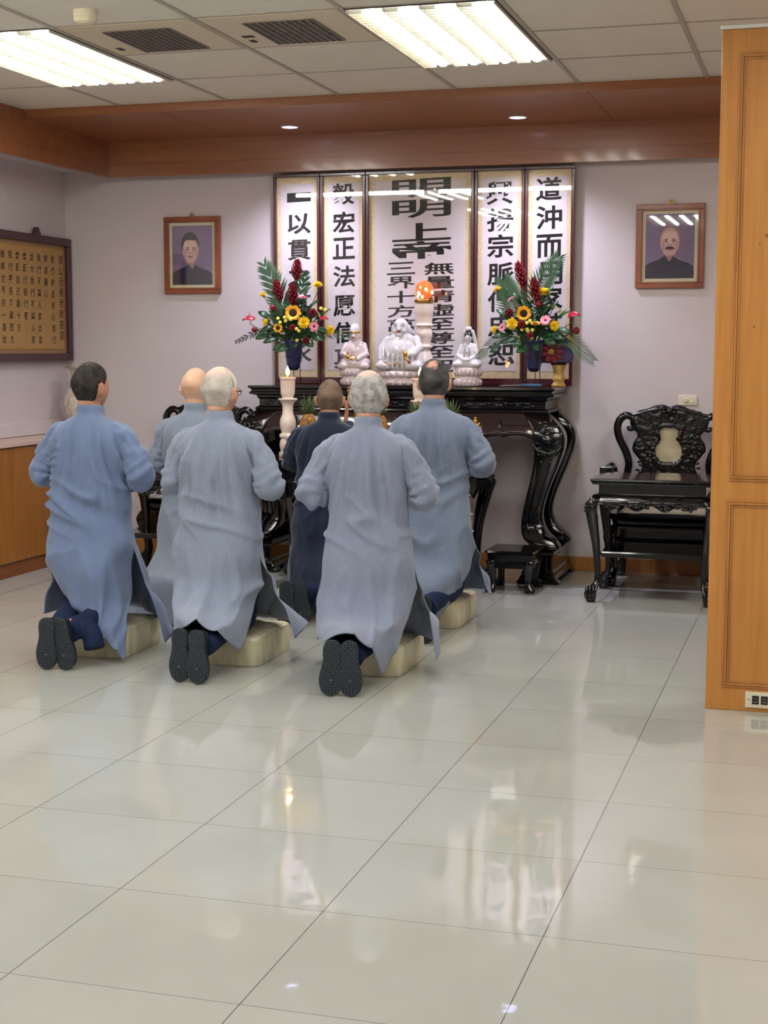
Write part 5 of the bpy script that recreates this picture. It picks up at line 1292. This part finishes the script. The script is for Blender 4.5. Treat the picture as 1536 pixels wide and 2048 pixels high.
# ================================================================== the two bouquets
def aim(d):
    """rotation that takes +z to d"""
    return Vector((0, 0, 1)).rotation_difference(Vector(d).normalized()).to_matrix().to_4x4()
FACE = {'cam': (.25, -1, .25), 'up': (.1, -.35, 1), 'left': (-1, -.5, .35), 'right': (1, -.4, .3), 'upleft': (-.6, -.3, 1), 'upright': (.5, -.4, 1), 'front': (.2, -1, .05), 'down': (.2, -.8, -.4)}
def petals(m, n, r0, r1, w, lift=.2, z=0, rnd=.1, droop=0):
    for k in range(n):
        a = 2*PI*k/n+random.uniform(-rnd, rnd); L = r1*(1+random.uniform(-.08, .08)); c, s_ = math.cos(a), math.sin(a)
        def P(r, o, h): return (r*c-o*s_, r*s_+o*c, z+h)
        h1 = lift*(L-r0)*.6; h2 = lift*(L-r0)-droop*(L-r0)
        m.add([P(r0, -w*.3, 0), P(r0, w*.3, 0), P(r0+(L-r0)*.5, w*.5, h1), P(r0+(L-r0)*.5, -w*.5, h1), P(r0+(L-r0)*.5, 0, h1-.001), P(r0+(L-r0)*.85, w*.36, (h1+h2)/2), P(r0+(L-r0)*.85, -w*.36, (h1+h2)/2), P(L, 0, h2)],
              [(0, 1, 2, 4), (0, 4, 3), (4, 2, 5, 7), (3, 4, 7, 6)])
def bloom(kind, p, face, size, lab, group, vase):
    cat = 'flower'
    t = thing(kind, lab, cat, tuple(p), group=group); M = aim(FACE[face] if isinstance(face, str) else face); R_ = size
    if kind == 'sunflower':
        m = MB(); petals(m, 18, R_*.42, R_, R_*.42, .25); petals(m, 15, R_*.42, R_*.85, R_*.38, .5, z=.003); m.xf(M).build('petals', M_sunf, t, solid=.0012)
        MB().lathe([(R_*.50, -.002), (R_*.48, .006), (R_*.3, .010), (.0005, .008)], n=24).xf(M).build('seed_head', M_seed, t, smooth=True)
    elif kind == 'chrysanthemum':
        m = MB()
        for k, (rr, lf, z_) in enumerate(((1, .15, 0), (.9, .4, .003), (.75, .8, .005), (.55, 1.4, .006), (.35, 2.4, .006))): petals(m, 20-2*k, R_*.1, R_*rr, R_*.20, lf, z=z_)
        m.xf(M).build('petals', M_yel, t, solid=.001)
        MB().lathe([(.001, -.012), (R_*.25, -.006), (R_*.2, .004), (.001, .004)], n=12).xf(M).build('calyx', M_stem, t, smooth=True)
    elif kind == 'gerbera':
        m = MB(); petals(m, 22, R_*.25, R_, R_*.26, .12); petals(m, 18, R_*.22, R_*.8, R_*.24, .3, z=.003); m.xf(M).build('petals', M_pink, t, solid=.001)
        MB().lathe([(R_*.3, 0), (R_*.27, .005), (R_*.12, .007), (.0005, .004)], n=18).xf(M).build('flower_eye', mat('gerbera_eye', (116, 42, 60), .8, bump=.5, bscale=300), t, smooth=True)
    elif kind == 'rose':
        m = MB()
        for k in range(4):
            rr = R_*(.95-.2*k); hgt = R_*(1.0+.15*k); n_ = 5
            for q in range(n_):
                a0 = 2*PI*q/n_+k*.6; G = []
                for i in range(5):
                    u = i/4; rad = rr*(.45+.55*math.sin(u*PI*.6)+(.12*u*u if k == 0 else 0)); G.append([(rad*math.cos(a0+v*.75), rad*math.sin(a0+v*.75), -R_*.5+hgt*1.3*u*(1-.08*v*v)) for v in (-1, -.5, 0, .5, 1)])
                m.grid(G)
        m.xf(M).build('petals', M_rose, t, smooth=True, solid=.0015)
        MB().lathe([(.001, -R_*.75), (R_*.4, -R_*.55), (R_*.42, -R_*.3), (.001, -R_*.25)], n=12).xf(M).build('calyx', M_stem, t, smooth=True)
    elif kind == 'anthurium':
        m = MB(); G = []
        for i in range(11):
            u = i/10; w_ = R_*.62*math.sin(PI*min(1, u*.92+.08))**.8*(1.15-u*.9); G.append([(R_*(-.45+1.55*u), v*w_, .012*abs(v)+.012*math.sin(u*3)) for v in (-1, -.5, 0, .5, 1)])
        d = Vector(face); M = Matrix.Rotation(math.atan2(d.y, d.x), 4, 'Z') @ Matrix.Rotation(-math.atan2(d.z, math.hypot(d.x, d.y)), 4, 'Y') @ Matrix.Rotation(.75 if d.x > 0 else -.75, 4, 'X')
        m.grid(G).xf(M).build('spathe', mat('spathe_red', (176, 34, 58), .25, coat=.5), t, smooth=True, solid=.002)
        MB().tube([(-R_*.3, 0, .008), (-R_*.05, 0, .04), (R_*.15, 0, .075)], [.005, .0055, .003], 8).xf(M).build('spadix', mat('spadix', (222, 170, 140), .5), t, smooth=True)
    elif kind == 'red_ginger':
        d = Vector(face).normalized(); m = MB(); M = aim(d)
        n = 46
        for k in range(n):
            u = k/n; a = k*2.4; z_ = R_*u; rr = .032*math.sin(PI*(.22+.74*u))**.8+.004; L = .030
            c, s_ = math.cos(a), math.sin(a); w_ = .016
            b0 = (rr*.3*c, rr*.3*s_, z_-.008); tip = (rr*c*1.02, rr*s_*1.02, z_+L)
            m.add([(b0[0]-w_*s_*.5, b0[1]+w_*c*.5, b0[2]), (b0[0]+w_*s_*.5, b0[1]-w_*c*.5, b0[2]), (rr*.95*c+w_*s_*.6, rr*.95*s_-w_*c*.6, z_+L*.45), (rr*1.08*c, rr*1.08*s_, z_+L*.45), (rr*.95*c-w_*s_*.6, rr*.95*s_+w_*c*.6, z_+L*.45), tip], [(0, 1, 2, 3), (0, 3, 4), (3, 2, 5), (4, 3, 5)])
        m.xf(M).build('bracts', M_red, t, solid=.0015)
        MB().tube([(0, 0, -.02), (0, 0, R_*.95)], [.010, .006], 8).xf(M).build('core', M_red, t)
        M = aim(d)
    elif kind == 'button_flower':
        MB().lathe([(.001, -.004), (R_*.7, -.002), (R_, .002), (R_*.85, .006), (R_*.3, .008), (.0005, .007)], n=14, lobes=7, la=.08).xf(M).build('petals', mat('button_yellow', (232, 222, 96), .55), t, smooth=True)
        MB().ell((0, 0, .007), (R_*.35, R_*.35, .003), 10, 6).xf(M).build('flower_eye', mat('button_eye', (190, 200, 60), .6), t, smooth=True)
    elif kind == 'lily':
        m = MB(); petals(m, 6, R_*.08, R_, R_*.4, .7, rnd=.02, droop=.2); m.xf(M).build('petals', mat('lily_cream', (228, 212, 120), .5), t, solid=.001)
        MB().tube([(0, 0, 0), (0, 0, R_*.6)], .0015, 6).xf(M).build('stamen', mat('stamen', (150, 110, 40), .6), t)
    # stem down to the vase
    back = (M @ Vector((0, 0, -1, 0)).to_4d()).to_3d() if kind not in ('anthurium',) else Vector((0, 0, -1))
    v = Vector(vase)-Vector(p); st = [back*.002, back*min(.03, v.length*.3)+Vector((0, .006, -.004)), v*.55+Vector((0, .01, -.01)), v]
    MB().tube([tuple(q) for q in crom([tuple(q) for q in st], 12)], .0026, 6).build('stem', M_stem, t, smooth=True)
    return t
def frond(base, tip, bend, nleaf, leafL, lab, group, m=None, plane=(0, -1, .0), w=.010, droop=.25):
    t = thing('palm_frond', lab, 'leaf', tuple(base), group=group)
    B, T = Vector(base), Vector(tip); mid = (B+T)/2+Vector(bend); path = [Vector(p) for p in crom([tuple(B), tuple(mid), tuple(T)], 30)]
    rel = [p-B for p in path]
    MB().tube([tuple(p) for p in rel], [.004-.0026*i/29 for i in range(30)], 6).build('midrib', M_stem, t, smooth=True)
    lf = MB(); N_ = Vector(plane).normalized()
    for k in range(nleaf):
        u = .18+.80*k/(nleaf-1); i = min(28, int(u*29)); p = rel[i]; d = (rel[i+1]-rel[i-1]).normalized(); sd = d.cross(N_).normalized()
        L = leafL*(math.sin(PI*min(1, .22+.68*u))**.7)
        for s in (-1, 1):
            dirv = (d*(.75+.35*u)+sd*s*(.9-.25*u)).normalized(); q0 = p; q1 = p+dirv*L*.55+N_*.006; q2 = p+dirv*L+N_*.004+Vector((0, 0, -droop*L*.35)); ww = dirv.cross(N_).normalized()*w*.5
            lf.add([q0-ww*.5, q0+ww*.5, q1+ww, q1-ww, q2], [(0, 1, 2, 3), (3, 2, 4)])
    lf.build('leaflets', m or M_green2, t, solid=.0008)
    return t
def broad_leaf(p, d, L, wd, lab, group, m=None):
    t = thing('broad_leaf', lab, 'leaf', tuple(p), group=group); G = []
    for i in range(11):
        u = i/10; w_ = wd*.5*math.sin(PI*u)**.7; G.append([(L*u, v*w_, -.02*u*u*L/.1*.3-.010*abs(v)+.012*math.sin(u*PI)) for v in (-1, -.5, 0, .5, 1)])
    d = Vector(d); M = Matrix.Rotation(math.atan2(d.y, d.x), 4, 'Z') @ Matrix.Rotation(-math.atan2(d.z, math.hypot(d.x, d.y)), 4, 'Y') @ Matrix.Rotation((.7 if d.x > 0 else -.7), 4, 'X')
    MB().grid(G).xf(M).build('blade', m or M_green, t, smooth=True, solid=.0012)
    MB().tube([(-.02, 0, 0), (0, 0, .002), (L*.5, 0, .011), (L*.95, 0, -.003)], [.0025, .0022, .0018, .0008], 6).xf(M).build('midrib', M_stem, t, smooth=True)
    return t
def flower_vase(x, y, lab, lab2):
    s = thing('vase_stand', lab2, 'stand', (x, y, AZ), group='wire vase stands')
    for k in range(3):
        a = -PI/2+.35+k*2*PI/3
        MB().tube([(.060*math.cos(a), .060*math.sin(a), .002), (.052*math.cos(a), .052*math.sin(a), .06), (.050*math.cos(a), .050*math.sin(a), .13), (.064*math.cos(a), .064*math.sin(a), .22)], .0028, 6).build('leg', M_wire, s, smooth=True)
    MB().tube([(.060*math.cos(a), .060*math.sin(a), .19) for a in [k*PI/12 for k in range(25)]], .0026, 6).build('ring', M_wire, s, smooth=True)
    t = thing('flower_vase', lab, 'vase', (x, y, AZ+.098), group='blue flower vases')
    MB().lathe(crom([(.002, 0), (.026, .004), (.042, .025), (.050, .07), (.056, .12), (.064, .18), (.068, .20), (.064, .20), (.050, .12), (.002, .05)], 60), n=36).build('body', M_blue, t, smooth=True)
    MB().lathe([(.0665, .194), (.070, .199), (.0665, .204), (.064, .199)], n=36).build('rim', M_blue, t, smooth=True)
    return Vector((x, y, AZ+.098+.16))

FYB = 6.0
LV = flower_vase(-2.855, 6.03, 'deep blue vase holding the left bouquet', 'thin black wire stand under the left blue vase')
RV = flower_vase(-1.185, 6.03, 'deep blue vase holding the right bouquet', 'thin black wire stand under the right blue vase')
def sp(u, v, dy=0): return at(u, v, FYB+dy)
LB, RB = 'flowers of the left bouquet', 'flowers of the right bouquet'
for k, u, v, f, sz, lab, dy in (
    ('sunflower', 586, 626, 'cam', .056, 'large sunflower in the heart of the left bouquet', -.07),
    ('sunflower', 556, 656, 'cam', .032, 'small sunflower low on the left bouquet', -.09),
    ('chrysanthemum', 608, 646, 'cam', .044, 'yellow chrysanthemum right below the large sunflower of the left bouquet', -.09),
    ('chrysanthemum', 534, 646, 'left', .036, 'yellow chrysanthemum facing left on the left bouquet, above the small sunflower', -.06),
    ('chrysanthemum', 659, 660, (1, -.5, -.1), .036, 'yellow chrysanthemum facing right at the right edge of the left bouquet', -.04),
    ('chrysanthemum', 635, 572, 'up', .036, 'yellow chrysanthemum high at the right of the left bouquet', 0),
    ('chrysanthemum', 527, 592, 'upleft', .032, 'yellow chrysanthemum high at the left of the left bouquet', 0),
    ('gerbera', 606, 594, 'up', .036, 'pink gerbera high above the large sunflower of the left bouquet', -.02),
    ('gerbera', 628, 653, (.5, -1, .1), .034, 'pink gerbera beside the lower yellow chrysanthemum of the left bouquet', -.10),
    ('gerbera', 560, 633, 'upleft', .026, 'small pink gerbera left of the large sunflower in the left bouquet', -.03),
    ('rose', 547, 617, 'upleft', .022, 'red rose at the upper left of the left bouquet', -.03),
    ('rose', 625, 626, 'cam', .026, 'red rose right of the large sunflower of the left bouquet', -.05),
    ('rose', 585, 656, 'cam', .022, 'dark red rose between the two sunflowers of the left bouquet', -.09),
    ('rose', 511, 660, 'left', .020, 'red rose far out at the left of the left bouquet', -.02),
    ('rose', 613, 682, 'cam', .022, 'red rose hanging lowest in the left bouquet', -.08),
    ('anthurium', 503, 640, (-1, -.3, -.12), .055, 'red anthurium pointing left from the left bouquet', -.03),
    ('anthurium', 646, 641, (1, -.5, .05), .050, 'red anthurium pointing right from the left bouquet', -.06),
    ('red_ginger', 592, 558, (.12, -.1, 1), .115, 'tallest red ginger spike at the top of the left bouquet', .02),
    ('red_ginger', 560, 600, (-.18, -.15, 1), .12, 'red ginger spike at the left of the left bouquet', 0),
    ('red_ginger', 586, 608, (.03, -.2, 1), .12, 'middle red ginger spike above the large sunflower of the left bouquet', -.02),
    ): bloom(k, sp(u, v, dy), f, sz, lab, LB, LV)
for q, (u, v) in enumerate(((569, 635), (581, 639), (571, 642), (560, 645), (556, 637), (642, 617), (650, 620), (593, 658), (598, 662), (594, 681))):
    bloom('button_flower', sp(u, v, -.10 if u < 600 else -.03), 'cam', .0125, 'tiny yellow button flower of the left bouquet' if q not in (5, 6, 9) else ['', '', '', '', '', 'upper of two button flowers at the right side of the left bouquet', 'outer of two button flowers at the right side of the left bouquet', '', '', 'lowest button flower of the left bouquet, by the hanging rose'][q], 'button flowers of the left bouquet', LV)
for k, u, v, f, sz, lab, dy in (
    ('sunflower', 1047, 627, (.4, -1, .1), .050, 'large sunflower in the heart of the right bouquet', -.07),
    ('sunflower', 1071, 648, 'up', .034, 'small sunflower seen from its side in the right bouquet', -.09),
    ('chrysanthemum', 1024, 648, 'cam', .042, 'yellow chrysanthemum lower left of the large sunflower in the right bouquet', -.09),
    ('chrysanthemum', 1108, 652, (.6, -1, .2), .036, 'yellow chrysanthemum at the right side of the right bouquet', -.06),
    ('chrysanthemum', 1088, 587, 'up', .046, 'yellow chrysanthemum high in the right bouquet beside the ginger', 0),
    ('chrysanthemum', 996, 580, 'upleft', .028, 'yellow chrysanthemum at the upper left of the right bouquet', 0),
    ('chrysanthemum', 991, 660, 'left', .030, 'yellow chrysanthemum at the lower left edge of the right bouquet', -.03),
    ('gerbera', 1023, 598, 'upleft', .032, 'pink gerbera high at the left of the right bouquet', -.02),
    ('gerbera', 1005, 655, (-.6, -1, .3), .030, 'pink gerbera low at the left of the right bouquet', -.07),
    ('gerbera', 1091, 641, (0, -1, .5), .038, 'pink gerbera right of the small sunflower in the right bouquet', -.08),
    ('rose', 1018, 627, 'cam', .026, 'red rose left of the large sunflower in the right bouquet', -.03),
    ('rose', 1043, 650, 'cam', .026, 'dark red rose below the large sunflower in the right bouquet', -.10),
    ('rose', 1077, 611, 'up', .024, 'red rose under the high yellow chrysanthemum of the right bouquet', -.02),
    ('rose', 1150, 662, 'right', .022, 'red rose far out at the right of the right bouquet', -.02),
    ('rose', 1060, 672, 'cam', .022, 'dark red rose low in the middle of the right bouquet', -.10),
    ('anthurium', 1144, 634, (1, -.3, .08), .058, 'red anthurium pointing right from the right bouquet', -.03),
    ('red_ginger', 1047, 572, (-.26, -.1, 1), .145, 'tallest red ginger spike at the top of the right bouquet', .02),
    ('red_ginger', 1076, 602, (-.2, -.15, 1), .135, 'red ginger spike right of the tallest one in the right bouquet', -.01),
    ('lily', 1105, 616, 'upright', .030, 'pale yellow lily at the upper right of the right bouquet', 0),
    ('lily', 1118, 624, 'right', .026, 'pale yellow lily beside the red anthurium of the right bouquet', 0),
    ): bloom(k, sp(u, v, dy), f, sz, lab, RB, RV)
for u, v in ((1054, 646), (1060, 642), (1044, 659), (1054, 659), (1065, 660), (1063, 676), (1056, 662)):
    bloom('button_flower', sp(u, v, -.105), 'cam', .0125, 'tiny yellow button flower of the right bouquet', 'button flowers of the right bouquet', RV)
# foliage
gl, gr_ = 'leaves of the left bouquet', 'leaves of the right bouquet'
frond(LV, sp(528, 528, .10), (.02, 0, .03), 17, .165, 'broad palm frond rising to the upper left from the left bouquet', gl, w=.021)
frond(LV, sp(612, 548, .12), (-.02, 0, .02), 15, .11, 'palm frond rising behind the ginger at the right of the left bouquet', gl, M_green, w=.017)
frond(LV, sp(472, 684, -.02), (-.02, 0, .08), 12, .05, 'thin leaf drooping to the lower left from the left bouquet', gl, mat('leaf_dusky', (86, 84, 92), .5), w=.014)
frond(LV, sp(700, 672, -.02), (.0, 0, .05), 18, .07, 'small palm frond spreading right from the left bouquet', gl, w=.007)
frond(RV, sp(1008, 560, .10), (-.02, 0, .02), 24, .17, 'palm frond rising to the upper left from the right bouquet', gr_, M_green, w=.013)
frond(RV, sp(1118, 512, .12), (-.07, 0, .03), 24, .16, 'palm frond curving up to the upper right of the right bouquet', gr_, M_green, w=.013)
frond(RV, sp(958, 712, -.02), (.0, 0, .10), 22, .10, 'palm frond drooping left from the right bouquet', gr_, w=.007)
frond(RV, sp(1188, 722, -.02), (.0, 0, .10), 24, .11, 'palm frond drooping right from the right bouquet over the bare wall', gr_, w=.007)
random.seed(11)
for (V0, grp, nm, c_u) in ((LV, gl, 'left', 585), (RV, gr_, 'right', 1065)):
    spots = [(-60, 672, -1), (-40, 680, -1), (-18, 690, -.6), (6, 690, .2), (30, 682, .7), (50, 672, 1), (62, 660, 1), (-50, 655, -1), (20, 640, .5), (-10, 635, -.3), (40, 625, .8), (-30, 610, -.5), (5, 600, .1), (30, 600, .5), (-62, 640, -1), (66, 640, 1), (-8, 700, -.5)]
    for q, (du, v, dx) in enumerate(spots):
        p = sp(c_u+du*.75, v-4, -.035 if v > 650 else .0); low = v > 650
        broad_leaf(p, (dx, -.55 if low else -.2, (-.25 if low else .8)+random.uniform(-.15, .15)), random.uniform(.085, .12), random.uniform(.05, .07), 'dark green leaf filling the '+nm+' bouquet', 'dark leaves filling the '+nm+' bouquet')
    fo = MB()
    for k in range(170):
        a = random.uniform(0, 2*PI); r = random.uniform(0, .16)*(1 if k % 3 else .7); z = random.uniform(-.03, .20)*(1.1-r*3)
        p = V0+Vector((r*math.cos(a), r*.45*math.sin(a)-.01, .05+z+.03)); d = Vector((math.cos(a), math.sin(a)*.6-.3, random.uniform(-.2, 1))).normalized(); sd = d.cross(Vector((.3, -1, .2))).normalized()*random.uniform(.010, .018); L = random.uniform(.04, .075)
        fo.add([p, p+d*L*.5+sd, p+d*L, p+d*L*.5-sd], [(0, 1, 2, 3)])
    for k in range(30):
        a = random.uniform(0, 2*PI); fo.tube([tuple(V0), tuple(V0+Vector((.11*math.cos(a), .05*math.sin(a), random.uniform(.04, .22))))], .0018, 5)
    o = fo.build('greenery', M_green, None, solid=.0008); tag(o, 'mass of small filler leaves and twigs in the '+nm+' bouquet', 'foliage', kind='stuff')
